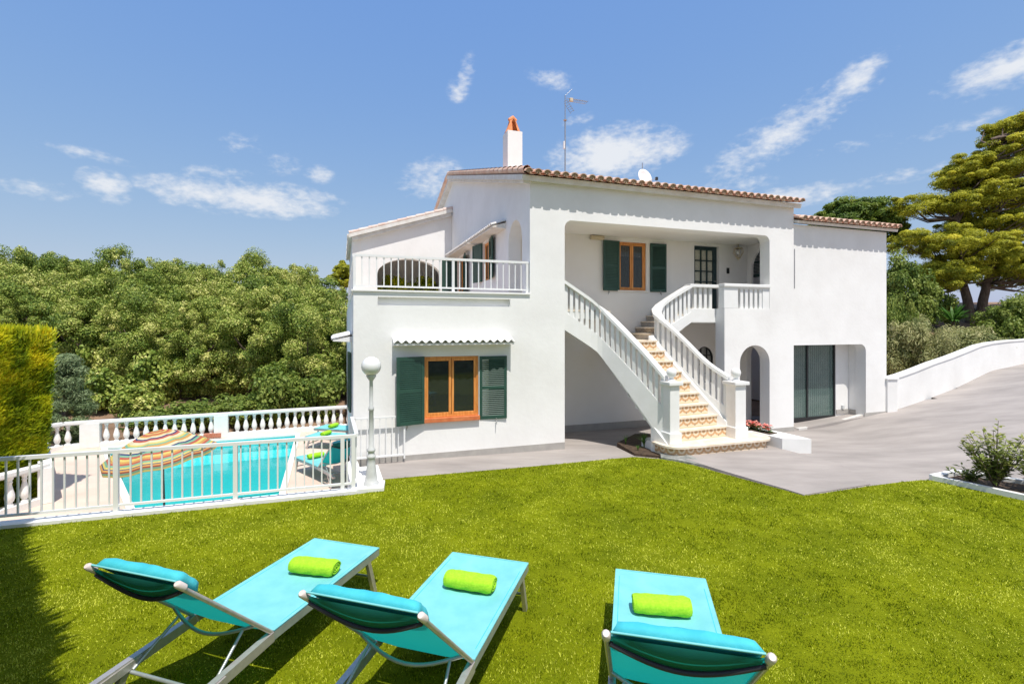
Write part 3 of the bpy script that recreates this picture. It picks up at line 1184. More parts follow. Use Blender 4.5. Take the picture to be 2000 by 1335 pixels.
# --- roofs of barrel tiles
def tile_roof(name, origin, across, down, Lacross, Ldown, sp=.20, r=.078, course=.34, body=True, drop=.11):
    """origin = eave corner; across runs along the eave; down points up the slope (from the eave)"""
    o = Vector(origin)
    U = Vector(across).normalized()
    D = Vector(down).normalized()
    Nn = U.cross(D).normalized()
    if Nn.z < 0:
        Nn = -Nn
    mb = MB()
    n = int(Lacross / sp)
    nc = int(Ldown / course)
    for i in range(n):
        for kind in (0, 1):
            c = o + U * ((i + (.5 if kind == 0 else 1.0)) * sp)
            if kind == 1 and i == n - 1:
                continue
            for j in range(nc):
                jit = random.uniform(-.008, .008)
                s0, s1 = j * course - .03 + (jit if j == 0 else 0), (j + 1) * course + .03
                r0, r1 = r * 1.06, r * .86
                ns = 7
                vs = []
                for (s_, rad, lift) in ((s0, r0, .018), (s1, r1, .0)):
                    for k in range(ns + 1):
                        t = math.pi * k / ns
                        if kind == 0:
                            p = c + U * (rad * math.cos(t) * 1.05) + Nn * (rad * math.sin(t) * .9 + lift + .015)
                        else:
                            p = c + U * (rad * math.cos(t) * 1.0) - Nn * (rad * math.sin(t) * .55 - lift - .015)
                        vs.append(p + D * s_)
                fs = [(k, k + 1, ns + 2 + k, ns + 1 + k) if kind == 1 else (k + 1, k, ns + 1 + k, ns + 2 + k) for k in range(ns)]
                mb.add(vs, fs, True)
                if j == 0 and kind == 0:      # mortar plug in the open end
                    cen = c + D * (s0 + .025) + Nn * .0
                    ring = [v + D * .025 for v in vs[:ns + 1]]
                    mb.add([cen] + ring, [(0, k + 1, k + 2) for k in range(ns)], mi=1)
                if j == 0:                    # thickness of the front lip
                    inner = [v + (c + D * s0 - v) * .16 for v in vs[:ns + 1]]
                    mb.add(vs[:ns + 1] + inner, [(k, k + 1, ns + 2 + k, ns + 1 + k) for k in range(ns)], mi=0)
    # bedding board below the tiles
    a = o + D * .07 - Nn * .035
    b = a + U * (n * sp)
    c2, d2 = b + D * (Ldown - .1), a + D * (Ldown - .1)
    vs = [a, b, c2, d2] + [p - Nn * drop for p in (a, b, c2, d2)]
    mb.add(vs, [(0, 1, 2, 3), (7, 6, 5, 4), (0, 4, 5, 1), (1, 5, 6, 2), (2, 6, 7, 3), (3, 7, 4, 0)], mi=2)
    return mb


SL = math.atan2(2.10, 7.4)
r1 = tile_roof('main_roof', (3.22, -.25, 5.555), (1, 0, 0), (0, math.cos(SL), math.sin(SL)), 7.52, 7.95)
roof = r1.build('main_roof', [M['tile'], M['tileend'], M['eavew']], villa)
r2 = tile_roof('main_roof', (10.72, 15.0, 5.555), (-1, 0, 0), (0, -math.cos(SL), math.sin(SL)), 7.52, 7.9, sp=.4, r=.15, course=1.2)
r2.build('rear_roof', [M['tile'], M['tileend'], M['eavew']], villa)
# verge tiles along the terrace gable
vg = MB()
for (s_, e_) in (((3.30, -.22, 5.62), (3.30, 7.4, 7.77)), ((3.30, 15.0, 5.62), (3.30, 7.45, 7.77))):
    p, q_ = Vector(s_), Vector(e_)
    n = 22
    for k in range(n):
        a, b = p.lerp(q_, k / n), p.lerp(q_, (k + 1.12) / n)
        vg.tube([a + Vector((0, 0, .012)), b], [.088, .072], 8, cap=False)
vg.build('verge_tiles', M['tile'], roof)
vb = MB()
for (s_, e_) in (((3.36, -.10, 5.44), (3.36, 7.4, 7.55)), ((3.36, 14.8, 5.44), (3.36, 7.4, 7.56))):
    vb.bar(s_, e_, .17, .10)
vb.build('verge_board', M['eavew'], roof)
SW = math.atan2(1.2, 4.5)
r3 = tile_roof('wing_roof', (10.56, -.20, 5.16), (1, 0, 0), (0, math.cos(SW), math.sin(SW)), 3.62, 5.0, drop=.07)
r3.build('wing_roof', [M['tile'], M['tileend'], M['eavew']], villa)
SR = math.atan2(.96, 3.04)
r4 = tile_roof('porch_roof', (.02, 7.50, 5.42), (0, 1, 0), (math.cos(SR), 0, math.sin(SR)), 6.2, 3.55)
pr = r4.build('porch_roof', [M['eavew'], M['tileend'], M['eavew']], villa)
vb = MB()
vb.bar((.0, 7.52, 5.44), (3.43, 7.52, 6.52), .17, .11)
vb.build('verge_board', M['eavew'], pr)
vb = MB()
for k in range(11):
    a = Vector((.02, 7.50, 5.53)).lerp(Vector((3.43, 7.50, 6.61)), k / 11)
    b = Vector((.02, 7.50, 5.53)).lerp(Vector((3.43, 7.50, 6.61)), (k + 1.1) / 11)
    vb.tube([a + Vector((0, 0, .01)), b], [.075, .062], 8, cap=False)
vb.build('verge_tiles', mat('pale_pink_tile', (.62, .45, .38), .85, (.74, .64, .58), 5, 5), pr)

# chimney
ch = MB()
ch.bbox(3.89, 4.30, 2.77, 3.18, 6.0, 7.62, .01)
cho = ch.build('chimney', M['stucco'], roof)
cc = MB()
cx, cy = 4.095, 2.975
for (sx, sy) in ((-1, 0), (1, 0), (0, -1), (0, 1)):
    # four curved clay tiles leaning together
    for k in range(6):
        t0, t1 = -math.pi * .42 + math.pi * .84 * k / 6, -math.pi * .42 + math.pi * .84 * (k + 1) / 6
        def pt(t, h):
            rad = .17 if h == 0 else .085
            lean = .13 if h == 0 else .01
            lx, ly = lean + rad * math.cos(t) * .5, rad * math.sin(t)
            if sx:
                return (cx + sx * lx, cy + ly, 7.62 + h * .36)
            return (cx + ly, cy + sy * lx, 7.62 + h * .36)
        if (sx, sy) == (0, -1) and 2 <= k <= 3:
            continue
        cc.add([pt(t0, 0), pt(t1, 0), pt(t1, 1), pt(t0, 1)], [(0, 1, 2, 3)], True)
cc.tube([(cx - .1, cy, 7.96), (cx, cy, 8.02), (cx + .1, cy, 7.96)], [.05, .08, .05], 8)
cc.build('chimney_cap', M['orange'], roof)


# --- shutters, windows, awnings
def shutter_mb(w, h):
    """louvred leaf, hinge edge at x=0, lower edge z=0, thickness in y"""
    q = MB()
    t = .035
    q.box(0, .055, 0, t, 0, h).box(w - .055, w, 0, t, 0, h).box(.055, w - .055, .001, t - .001, 0, .07).box(.055, w - .055, .001, t - .001, h - .07, h)
    q.box(.055, w - .055, .001, t - .001, h * .5 - .03, h * .5 + .03)
    for (z0, z1) in ((.07, h * .5 - .03), (h * .5 + .03, h - .07)):
        n = max(3, int((z1 - z0) / .037))
        for k in range(n):
            z = z0 + (k + .5) * (z1 - z0) / n
            q.add([(.055, .002, z - .019), (w - .055, .002, z - .019), (w - .055, .031, z + .013), (.055, .031, z + .013), (.055, .004, z - .026), (w - .055, .004, z - .026), (w - .055, .033, z + .006), (.055, .033, z + .006)],
                  [(0, 1, 2, 3)[::-1], (4, 5, 6, 7), (0, 1, 5, 4), (3, 2, 6, 7)[::-1]])
    q.box(.055, w - .055, .022, .026, .07, h - .07)   # dark backing so gaps read as shade
    return q


def shutter(x, b, z0, w, h, ang, parent=villa, label=None, ground=False):
    """hinged at (x,b); ang = direction of the leaf in house plan"""
    o = shutter_mb(w, h).build('shutter', M['green'], parent, label)
    o.location = (x, b, z0)
    o.rotation_euler = (0, 0, ang)
    if ground:
        k = MB()
        k.tube([(w * .6, -.01, -.02), (w * .6, -.05, -.05), (w * .6, -.05, -.10)], .008, 6).box(w * .6 - .01, w * .6 + .01, -.03, -.015, -.06, .02)
        k.build('catch', M['galv'], o)
    return o


def window(x0, x1, z0, z1, b, sill=True, parent=villa, cur=False):
    q = MB()
    f = .034
    for s_ in ((x0, x0 + f, z0, z1), (x1 - f, x1, z0, z1), (x0 + f, x1 - f, z1 - f, z1), (x0 + f, x1 - f, z0, z0 + f)):
        q.bbox(s_[0], s_[1], b, b + .07, s_[2], s_[3], .006)
    c = (x0 + x1) / 2
    w = q.build('window', M['wood'], parent)
    for (a0, a1) in ((x0 + f, c - .002), (c + .002, x1 - f)):
        s = MB()
        g = .046
        a0 += .003
        a1 -= .003
        zz0, zz1 = z0 + f + .003, z1 - f - .003
        for s_ in ((a0, a0 + g, zz0, zz1), (a1 - g, a1, zz0, zz1), (a0 + g, a1 - g, zz1 - g, zz1), (a0 + g, a1 - g, zz0, zz0 + g)):
            s.bbox(s_[0], s_[1], b + .012, b + .055, s_[2], s_[3], .005)
        s.build('sash', M['wood'], w)
        MB().box(a0 + g - .005, a1 - g + .005, b + .03, b + .036, zz0 + g - .005, zz1 - g + .005).build('pane', M['glass'], w)
    if sill:
        MB().bbox(x0 - .015, x1 + .015, b - .10, b + .1, z0 - .085, z0 - .002, .008).build('sill', M['sillt'], w)
    if cur:
        k = MB()
        for j in range(10):
            xx = x0 + .08 + j * .07
            k.add([(xx, b + .13, z0 + .9), (xx + .035, b + .15, z0 + .9), (xx + .035, b + .15, z1 - .05), (xx, b + .13, z1 - .05)], [(0, 1, 2, 3)])
            k.add([(xx + .035, b + .15, z0 + .9), (xx + .07, b + .13, z0 + .9), (xx + .07, b + .13, z1 - .05), (xx + .035, b + .15, z1 - .05)], [(0, 1, 2, 3)])
        k.build('lace_curtain', M['white'], w)
    return w


window(1.287, 2.354, .75, 1.914, .03)
shutter(1.275, -.035, .66, .545, 1.27, R(180 + 14), ground=True)
shutter(2.375, -.012, .66, .56, 1.25, R(-3), ground=True)
window(6.563, 7.386, 3.435, 4.685, 1.75, sill=False, cur=True)
shutter(6.553, 1.70, 3.41, .485, 1.28, R(180 + 5), ground=True)
shutter(7.50, 1.68, 3.41, .48, 1.28, R(-3), ground=True)
# window frame face inside the loggia ledge
MB().box(6.5, 7.45, 1.66, 1.719, 3.40, 3.428).build('window_ledge', M['inner'], villa)


def awning(x0, x1, z, proj=.27, rise=.13, nm='awning', board=True):
    """scalloped tile canopy; wall plane at local y=0, sticking out to -y"""
    q = MB()
    n = max(3, round((x1 - x0) / .148))
    sp_ = (x1 - x0) / n
    ns = 24 * 0 + n * 8
    top0, top1, bot0, bot1 = [], [], [], []
    for k in range(ns + 1):
        x = x0 + (x1 - x0) * k / ns
        wv = .5 - .5 * math.cos(2 * math.pi * (k / 8))
        dz = .052 * wv
        top0.append((x, -proj, z + dz))
        top1.append((x, 0, z + rise + dz * .9))
        bot0.append((x, -proj, z + dz - .018))
        bot1.append((x, 0, z + rise + dz * .9 - .018))
    N_ = ns + 1
    vs = top0 + top1 + bot0 + bot1
    fs = []
    for k in range(ns):
        fs += [(k, k + 1, N_ + k + 1, N_ + k), (2 * N_ + k + 1, 2 * N_ + k, 3 * N_ + k, 3 * N_ + k + 1), (k + 1, k, 2 * N_ + k, 2 * N_ + k + 1)]
    q.add(vs, fs, True)
    if board:
        q.add([(x0 + .01, -proj + .03, z - .022), (x1 - .01, -proj + .03, z - .022), (x1 - .01, 0, z + rise - .05), (x0 + .01, 0, z + rise - .05),
               (x0 + .01, -proj + .03, z - .05), (x1 - .01, -proj + .03, z - .05), (x1 - .01, 0, z - .07), (x0 + .01, 0, z - .07)],
              [(0, 1, 2, 3), (7, 6, 5, 4), (0, 4, 5, 1), (0, 3, 7, 4), (1, 5, 6, 2)])
    return q


awning(.69, 3.03, 2.20, .27, .10).build('awning', M['stucco'], villa)
aw = awning(0, 2.4, 4.86, .36, .12)
for (b0, ln_) in ((1.55, 2.35), (4.0, 3.0)):
    o = awning(0, ln_, 4.86, .36, .12).build('awning', M['eavew'], villa)
    o.location = (3.442, b0 + ln_, 0)
    o.rotation_euler = (0, 0, R(-90))
# terrace side window + shutters standing open, french door
def side_part(mb, name, m, b, parent=villa):
    o = mb.build(name, m, parent)
    o.location = (3.444, b, 0)
    o.rotation_euler = (0, 0, R(-90))
    return o


q = MB()
for s_ in ((0, .06, 3.72, 4.74), (.56, .62, 3.72, 4.74), (.06, .56, 4.68, 4.74), (.06, .56, 3.72, 3.78), (.28, .34, 3.78, 4.68)):
    q.box(s_[0], s_[1], .06, .12, s_[2], s_[3])
wo = side_part(q, 'window', M['wood'], 3.57)
MB().box(.06, .56, .085, .092, 3.78, 4.68).build('pane', M['glass'], wo)
q = MB()
for s_ in ((0, .06, 3.06, 4.71), (.84, .9, 3.06, 4.71), (.06, .84, 4.65, 4.71), (.06, .84, 3.06, 3.3), (.42, .48, 3.3, 4.65)):
    q.box(s_[0], s_[1], .06, .12, s_[2], s_[3])
wo = side_part(q, 'french_door', M['wood'], 6.77)
MB().box(.06, .84, .085, .092, 3.2, 4.65).build('pane', M['glass'], wo)
shutter(3.42, 2.93, 3.72, .56, 1.04, R(-90 - 9))
shutter(3.44, 3.60, 3.72, .56, 1.04, R(90 + 12))
shutter(3.42, 5.84, 3.05, .80, 1.66, R(-90 - 10))
shutter(3.44, 6.80, 3.05, .50, 1.66, R(180 - 4))

# pool side window bits seen past the corner
shutter(-.012, 1.4, .7, .55, 1.25, R(90 + 4), label='green shutter on the pool side wall')
o = awning(0, 2.2, 2.25, .40, .1).build('awning', M['stucco'], villa)
o.location = (-.002, 3.3, 0)
o.rotation_euler = (0, 0, R(-90))

# front door of the loggia
q = MB()
x0, x1, z0, z1 = 8.93, 9.75, 2.945, 4.715
for s_ in ((x0, x0 + .09, z0, z1), (x1 - .12, x1, z0, z1), (x0 + .09, x1 - .12, z1 - .10, z1), (x0 + .09, x1 - .12, z0, z0 + .5)):
    q.box(s_[0], s_[1], 1.80, 1.86, s_[2], s_[3])
for t in (1 / 3, 2 / 3):
    xx = x0 + .09 + (x1 - x0 - .21) * t
    q.box(xx - .015, xx + .015, 1.80, 1.84, z0 + .5, z1 - .1)
for k in range(1, 4):
    zz = z0 + .5 + (z1 - .1 - z0 - .5) * k / 4
    q.box(x0 + .09, x1 - .12, 1.801, 1.839, zz - .015, zz + .015)
do = q.build('front_door', mat('dark_green_door', (.02, .045, .05), .4), villa)
MB().box(x0 + .08, x1 - .11, 1.845, 1.85, z0 + .5, z1 - .1).build('pane', mat('obscure_glass', (.42, .42, .33), .3, (.68, .66, .54), 40, 3), do)
MB().tube([(x1 - .05, 1.79, 3.75), (x1 - .05, 1.75, 3.75), (x1 - .14, 1.75, 3.75)], .01, 6).build('handle', M['galv'], do)
# arched grille window beneath
q = MB()
ar = arch_pts(8.98, 9.56, .95, 1.62, 1.94)
for k in range(len(ar)):
    p, r_ = ar[k], ar[(k + 1) % len(ar)]
    q.bar((p[0], 1.76, p[1]), (r_[0], 1.76, r_[1]), .05, .05)
for xx in (9.17, 9.37):
    q.box(xx - .018, xx + .018, 1.745, 1.765, .95, 1.92)
for zz in (1.2, 1.45, 1.7):
    q.box(8.98, 9.56, 1.746, 1.764, zz - .015, zz + .015)
go = q.build('arched_window', M['dark'], villa)
MB().box(8.95, 9.6, 1.80, 1.806, .93, 1.96).build('pane', mat('leaded_glass', (.30, .30, .28), .3, (.55, .54, .50), 30, 3), go)
# shutter seen through the loggia arch
o = shutter_mb(.45, .85).build('shutter', M['green'], villa, 'green shutter seen through the arch at the end of the loggia')
o.location = (11.33, 2.18, 3.95)
o.rotation_euler = (0, 0, R(-90))
# bell and cream lamp strip
MB().bbox(10.02, 10.10, 1.69, 1.718, 3.98, 4.14, .006).build('doorbell', M['black'], villa)
q = MB()
q.bbox(5.72, 6.08, 1.60, 1.717, 4.69, 4.785, .008)
q.box(5.74, 6.06, 1.592, 1.602, 4.71, 4.765)
q.build('light_strip', M['beige'], villa)
# thin added rod drawing the gap shadow in the corner between the two blocks
q = MB()
q.tube([(10.60, .02, 3.45), (10.60, .02, 4.45)], .012, 6)
q.build('gap_shadow_rod', M['galv'], villa)
q = MB()
q.bbox(-.30, 0, 5.2, 5.3, 2.0, 2.06, .01)

# loggia balustrade (flat slats) with pier
def slat_mb(h, w=.085, t=.05):
    q = MB()
    q.box(-w / 2, w / 2, -t / 2, t / 2, 0, h)
    return q


lb = MB()
lb.bbox(8.36, 9.772, -.035, .17, 3.44, 3.52, .015)
lb.box(8.392, 9.768, .01, .12, 3.40, 3.438)
lb.box(8.66 + .0, 8.67, .03, .10, 2.93, 3.40)
lbo = lb.build('loggia_balustrade', M['white'], villa)
MB().bbox(8.385, 8.80, .004, .20, 2.931, 3.44, .01).build('pier', M['white'], lbo)
MB().box(9.56, 9.768, .01, .12, 2.931, 3.40).build('pier', M['white'], lbo)
s0 = slat_mb(.47, .085, .08).build('slat', M['white'], lbo)
s0.location = (8.93, .065, 2.93)
for k in range(1, 5):
    copy_part(s0, lbo, (8.93 + k * .145, .065, 2.93))

# balcony railing
ZC = 3.176
br = MB()
br.bar((.02, .06, ZC + .63), (3.43, .06, ZC + .63), .055, .045).bar((.02, .06, ZC + .63), (.02, 7.5, ZC + .63), .055, .045)
bro = br.build('balcony_railing', M['metalw'], villa)
q = MB()
q.bar((.02, .06, ZC + .07), (3.43, .06, ZC + .07), .03, .03).bar((.02, .06, ZC + .07), (.02, 7.5, ZC + .07), .03, .03)
q.build('bottom_rail', M['metalw'], bro)
pk = MB().box(-.010, .010, -.010, .010, .08, .61)
s0 = pk.build('picket', M['metalw'], bro)
pp = MB().box(-.024, .024, -.024, .024, 0, .61)
s1 = pp.build('post', M['metalw'], bro)
s1.location = (.02, .06, ZC)
a_mid = 1.86
copy_part(s1, bro, (a_mid, .06, ZC))
copy_part(s1, bro, (3.40, .06, ZC))
fst = True
npk = 15
for (a0, a1, nn_) in ((.02, a_mid, 14), (a_mid, 3.40, 12)):
    for k in range(1, nn_):
        loc = (a0 + (a1 - a0) * k / nn_, .06, ZC)
        if fst:
            s0.location = loc
            fst = False
        else:
            copy_part(s0, bro, loc)
for k in range(1, 28):
    if k % 9 == 0:
        copy_part(s1, bro, (.02, .06 + k * .27, ZC))
    else:
        copy_part(s0, bro, (.02, .06 + k * .27, ZC))

# lantern on the loggia corner
lt = thing('wall_lantern', 'small cream lantern hanging at the right end of the loggia', 'lantern', hw(10.28, 1.55, 4.79), TH)
q = MB()
q.tube([(0, 0, 0), (0, 0, -.08)], .012, 6).lathe([(.10, -.10), (.12, -.12), (.03, -.08)], n=10)
for k in range(6):
    t = k * math.pi / 3
    q.tube([(.11 * math.cos(t), .11 * math.sin(t), -.12), (.13 * math.cos(t), .13 * math.sin(t), -.24), (.05 * math.cos(t), .05 * math.sin(t), -.38)], .008, 5)
q.lathe([(.05, -.40), (.05, -.37), (.01, -.44)], n=8)
q.build('cage', M['beige'], lt)
MB().sphere((0, 0, -.23), .06, 12, 8).build('bulb', M['globe'], lt)

# aerial and dish
an = thing('tv_aerial', 'tall thin television aerial mast on the tiled roof', 'aerial', hw(6.11, 4, 6.6), TH)
q = MB()
q.tube([(0, 0, -.1), (0, 0, 2.05)], .020, 6).tube([(0, 0, 2.0), (0, 0, 2.80)], .014, 6)
q.lathe([(.06, 2.06), (.03, 2.02), (.03, 2.08)], n=6)
q.build('mast', M['galv'], an)
q = MB()
q.tube([(.05, 0, 2.72), (.75, .05, 2.74)], .010, 5).tube([(.05, 0, 2.64), (.70, .05, 2.66)], .008, 5)
for k in range(9):
    x = .25 + k * .06
    q.tube([(x, -.09, 2.70), (x, .09, 2.70)], .006, 4)
q.tube([(0, 0, 2.78), (.26, .05, 3.05)], .008, 5)
for k in range(6):
    t = k / 5
    q.tube([(.02 + .22 * t, -.12, 2.62 - .28 * t), (.02 + .22 * t, .12, 2.66 - .28 * t)], .006, 4)
q.tube([(.02, -.1, 2.6), (.24, -.1, 2.32)], .006, 4).tube([(.02, .1, 2.6), (.24, .1, 2.32)], .006, 4)
q.build('antenna', M['galv'], an)
MB().bbox(.15, .25, -.04, .04, 2.64, 2.74, .01).build('amplifier', M['beige'], an)
MB().bbox(-.06, -.02, -.03, .03, 1.2, 1.42, .008).build('junction_box', M['metalw'], an)
ds = thing('satellite_dish', 'white round satellite dish behind the roof tiles', 'satellite dish', hw(8.85, 4, 6.75), TH)
q = MB()
pr_ = [(.001, .0), (.10, .008), (.20, .034), (.27, .062), (.275, .056), (.20, .024), (.001, -.012)]
q.lathe(pr_, n=24)
o = q.build('dish', M['white'], ds)
o.location = (0, 0, .45)
o.rotation_euler = (R(76), 0, R(8))
q = MB()
q.tube([(0, .08, -.3), (0, .08, .95)], .014, 6).tube([(0, -.05, .3), (.28, -.25, .38)], .008, 5)
q.build('mast', M['galv'], ds)
MB().bbox(.26, .33, -.29, -.22, .33, .43, .01).build('receiver', M['dark'], ds)

# ------------------------------------------------------------------ staircase
BS = (6.5, -.5)
stc = thing('outdoor_staircase', 'white outside staircase with painted tile risers and slatted balustrades', 'staircase', hw(BS[0], BS[1], 0), TH)
SO = (BS[0], BS[1], 0)
L0, L1 = Vector((5.84, -1.30)), Vector((5.05, .05))
R0, R1 = Vector((7.445, -1.20)), Vector((6.58, .22))
Z0, Z1 = .22, 2.18
NS = 9
Q0, Q1 = Vector((7.34, -1.20)), Vector((6.42, .20))


def prism_uv(q, quad, z0, z1, mi_r=1):
    """one step: quad = front-left, front-right, back-right, back-left; the front face carries the tile"""
    fl, fr, br_, bl_ = quad
    w = (fr - fl).length
    q.add([(fl.x, fl.y, z0), (fr.x, fr.y, z0), (fr.x, fr.y, z1), (fl.x, fl.y, z1)], [(0, 1, 2, 3)], uvs=[[(0, 0), (w / .2, 0), (w / .2, 1), (0, 1)]])
    q2 = [(bl_.x, bl_.y), (br_.x, br_.y)]
    return q


rs, td, body = MB(), MB(), MB()
for i in range(NS):
    t0, t1 = i / NS, (i + 1) / NS
    z = Z0 + (Z1 - Z0) * (i + 1) / NS
    zl = Z0 + (Z1 - Z0) * i / NS
    a, b = L0.lerp(L1, t0), Q0.lerp(Q1, t0)
    c, d = Q0.lerp(Q1, t1), L0.lerp(L1, t1)
    prism_uv(rs, (a, b, c, d), zl - .002, z - .035)
    e = (a - d).normalized() * .025
    td.prism([tuple(a + e), tuple(b + e), tuple(c), tuple(d)], z - .033, z)
    body.prism([tuple(a - e * .2), tuple(b - e * .2), tuple(c), tuple(d)], max(-.1, zl - .05), z - .035)
body.prism([tuple(L0), tuple(R0), tuple(R1), tuple(L1)], [.04, .04, Z1 - .24, Z1 - .24], [Z0 - .01, Z0 - .01, Z1 - .14, Z1 - .14])
MB().prism([tuple(Q0), tuple(R0 + Vector((.02, 0))), tuple(R1), tuple(Q1)], [.1, .1, Z1 - .1, Z1 - .1], [Z0 + .30, Z0 + .26, Z1 + .12, Z1 + .10]).build('curb', M['white'], stc, off=SO)
td.prism([(4.25, .09), (5.06, .09), (5.55, .40), (6.10, 1.70), (4.25, 1.70)], 2.816, 2.85)  # unseen side slab, widened to keep sun off the wall beneath
body.prism([(4.25, .10), (5.04, .10), (5.53, .41), (6.08, 1.70), (4.25, 1.70)], 2.66, 2.815)
# landing, then upper flight climbing to the right along the wall
pv = Vector((6.58, .30))
td.prism([(5.04, .12), tuple(L1), tuple(R1), (6.56, .30), (6.9, 1.70), (5.95, 1.70)], Z1 - .034, Z1 + .002)
body.prism([(5.04, .12), tuple(L1), tuple(R1), (6.56, .30), (6.9, 1.70), (5.95, 1.70)], Z1 - .20, Z1 - .036)
ux = [(6.56, .30, 6.80, 1.70), (6.78, .30, 7.05, 1.70), (7.02, .30, 7.22, 1.70), (7.26, .30, 7.38, 1.70), (7.50, .30, 7.55, 1.70), (7.72, .30, 7.72, 1.70)]
for i in range(5):
    z = Z1 + (2.93 - Z1) * (i + 1) / 5
    zl = Z1 + (2.93 - Z1) * i / 5
    A_, B_ = Vector(ux[i][:2]), Vector(ux[i][2:])
    C_, D_ = Vector(ux[i + 1][2:]), Vector(ux[i + 1][:2])
    prism_uv(rs, (B_, A_, D_, C_), zl + .003, z - .035)
    td.prism([tuple(A_ - Vector((.02, 0))), tuple(B_ - Vector((.02, 0))), tuple(C_), tuple(D_)], z - .033, z)
    body.prism([tuple(A_), tuple(B_), tuple(C_), tuple(D_)], zl - .10, z - .036)
rs.build('tiled_risers', M['riser'], stc, off=SO)
td.build('treads', M['travert'], stc, off=SO)
body.build('soffit', M['white'], stc, off=SO)


def fx_plan(poly, n=8):
    return poly


# bottom platform with rounded ends
def rounded(x0, x1, y0, y1, r, n=8):
    out = [(x1, y1), (x0, y1)]
    out += [(x0 + r - r * math.cos(R(90 * k / n)), y0 + r - r * math.sin(R(90 * k / n))) for k in range(n + 1)]
    out += [(x1 - r + r * math.sin(R(90 * k / n)), y0 + r - r * math.cos(R(90 * k / n))) for k in range(n + 1)]
    return out


pf = rounded(5.66, 8.12, -1.66, -1.12, .30)
q = MB()
n = len(pf)
acc = 0
for i in range(n):
    a, b = pf[i], pf[(i + 1) % n]
    w = math.dist(a, b)
    q.add([(*a, .0), (*b, .0), (*b, .185), (*a, .185)], [(0, 1, 2, 3)], uvs=[[(acc / .2, 0), ((acc + w) / .2, 0), ((acc + w) / .2, 1), (acc / .2, 1)]])
    acc += w
q.build('platform_riser', M['riser'], stc, off=SO)
pf2 = rounded(5.60, 8.18, -1.72, -1.10, .34)
MB().prism(pf2, .187, .225).build('platform_tread', M['travert'], stc, off=SO)
MB().prism(rounded(5.70, 8.1, -1.6, -.6, .3), -.1, .18).build('platform_core', M['stucco'], stc, off=SO)


def balus(path, rail_name, thick=.13, top=.0, gap=.66, deep=1.04, spacing=.118, slatw=.07, out_floor=None, zmin=None, lift=0.0):
    """sloping balustrade: path of (x, y, zrail)"""
    P = [Vector(p) for p in path]
    # smooth resample
    pts = []
    for i in range(len(P) - 1):
        m_ = max(1, int((P[i + 1] - P[i]).length / .15))
        for k in range(m_):
            pts.append(P[i].lerp(P[i + 1], k / m_))
    pts.append(P[-1])
    for it in range(2):
        pts = [pts[0]] + [(pts[i - 1] + pts[i] * 2 + pts[i + 1]) / 4 for i in range(1, len(pts) - 1)] + [pts[-1]]
    def ribbon(w, zt, zb, zfloor=None):
        q = MB()
        ring = []
        for i, p in enumerate(pts):
            d = (pts[min(i + 1, len(pts) - 1)] - pts[max(i - 1, 0)])
            d.z = 0
            d.normalize()
            s = Vector((-d.y, d.x, 0)) * w / 2
            zb_ = p.z + zb
            if zb < -.5:
                zb_ += -.34 * max(0, (2.98 - p.z) / 1.46) + lift * min(1, max(0, (p.z - 3.0) / .45))
            if zfloor is not None:
                zb_ = max(zb_, zfloor)
            ring.append([(p.x + s.x, p.y + s.y, p.z + zt), (p.x - s.x, p.y - s.y, p.z + zt), (p.x - s.x, p.y - s.y, zb_), (p.x + s.x, p.y + s.y, zb_)])
        vs = [v for r_ in ring for v in r_]
        fs = []
        for i in range(len(ring) - 1):
            for k in range(4):
                k2 = (k + 1) % 4
                fs.append((i * 4 + k, (i + 1) * 4 + k, (i + 1) * 4 + k2, i * 4 + k2))
        fs += [(0, 1, 2, 3), tuple(len(vs) - 4 + k for k in (3, 2, 1, 0))]
        q.add(vs, fs)
        return q
    ribbon(thick + .10, 0, -.075).build(rail_name, M['white'], stc, off=SO)
    ribbon(thick, -gap, -deep, zmin).build('stringer', M['white'], stc, off=SO)
    # slats
    Ls = [0]
    for i in range(1, len(pts)):
        Ls.append(Ls[-1] + math.dist(pts[i][:2], pts[i - 1][:2]))
    n = int(Ls[-1] / spacing)
    src = None
    for k in range(n):
        s = (k + .5) * Ls[-1] / n
        i = max(j for j in range(len(Ls)) if Ls[j] <= s)
        i = min(i, len(pts) - 2)
        p = pts[i].lerp(pts[i + 1], (s - Ls[i]) / (Ls[i + 1] - Ls[i]))
        d = pts[i + 1] - pts[i]
        ang = math.atan2(d.y, d.x)
        slope = d.z / math.hypot(d.x, d.y)
        hw_ = slatw / 2
        q = MB()
        t = .058
        q.add([(-hw_, -t, -gap - .01 - slope * hw_), (hw_, -t, -gap - .01 + slope * hw_), (hw_, t, -gap - .01 + slope * hw_), (-hw_, t, -gap - .01 - slope * hw_),
               (-hw_, -t, -.07 - slope * hw_), (hw_, -t, -.07 + slope * hw_), (hw_, t, -.07 + slope * hw_), (-hw_, t, -.07 - slope * hw_)],
              [(3, 2, 1, 0), (4, 5, 6, 7), (0, 1, 5, 4), (1, 2, 6, 5), (2, 3, 7, 6), (3, 0, 4, 7)])
        o = q.build('slat', M['white'], stc)
        o.location = (p.x - SO[0], p.y - SO[1], p.z)
        o.rotation_euler = (0, 0, ang)


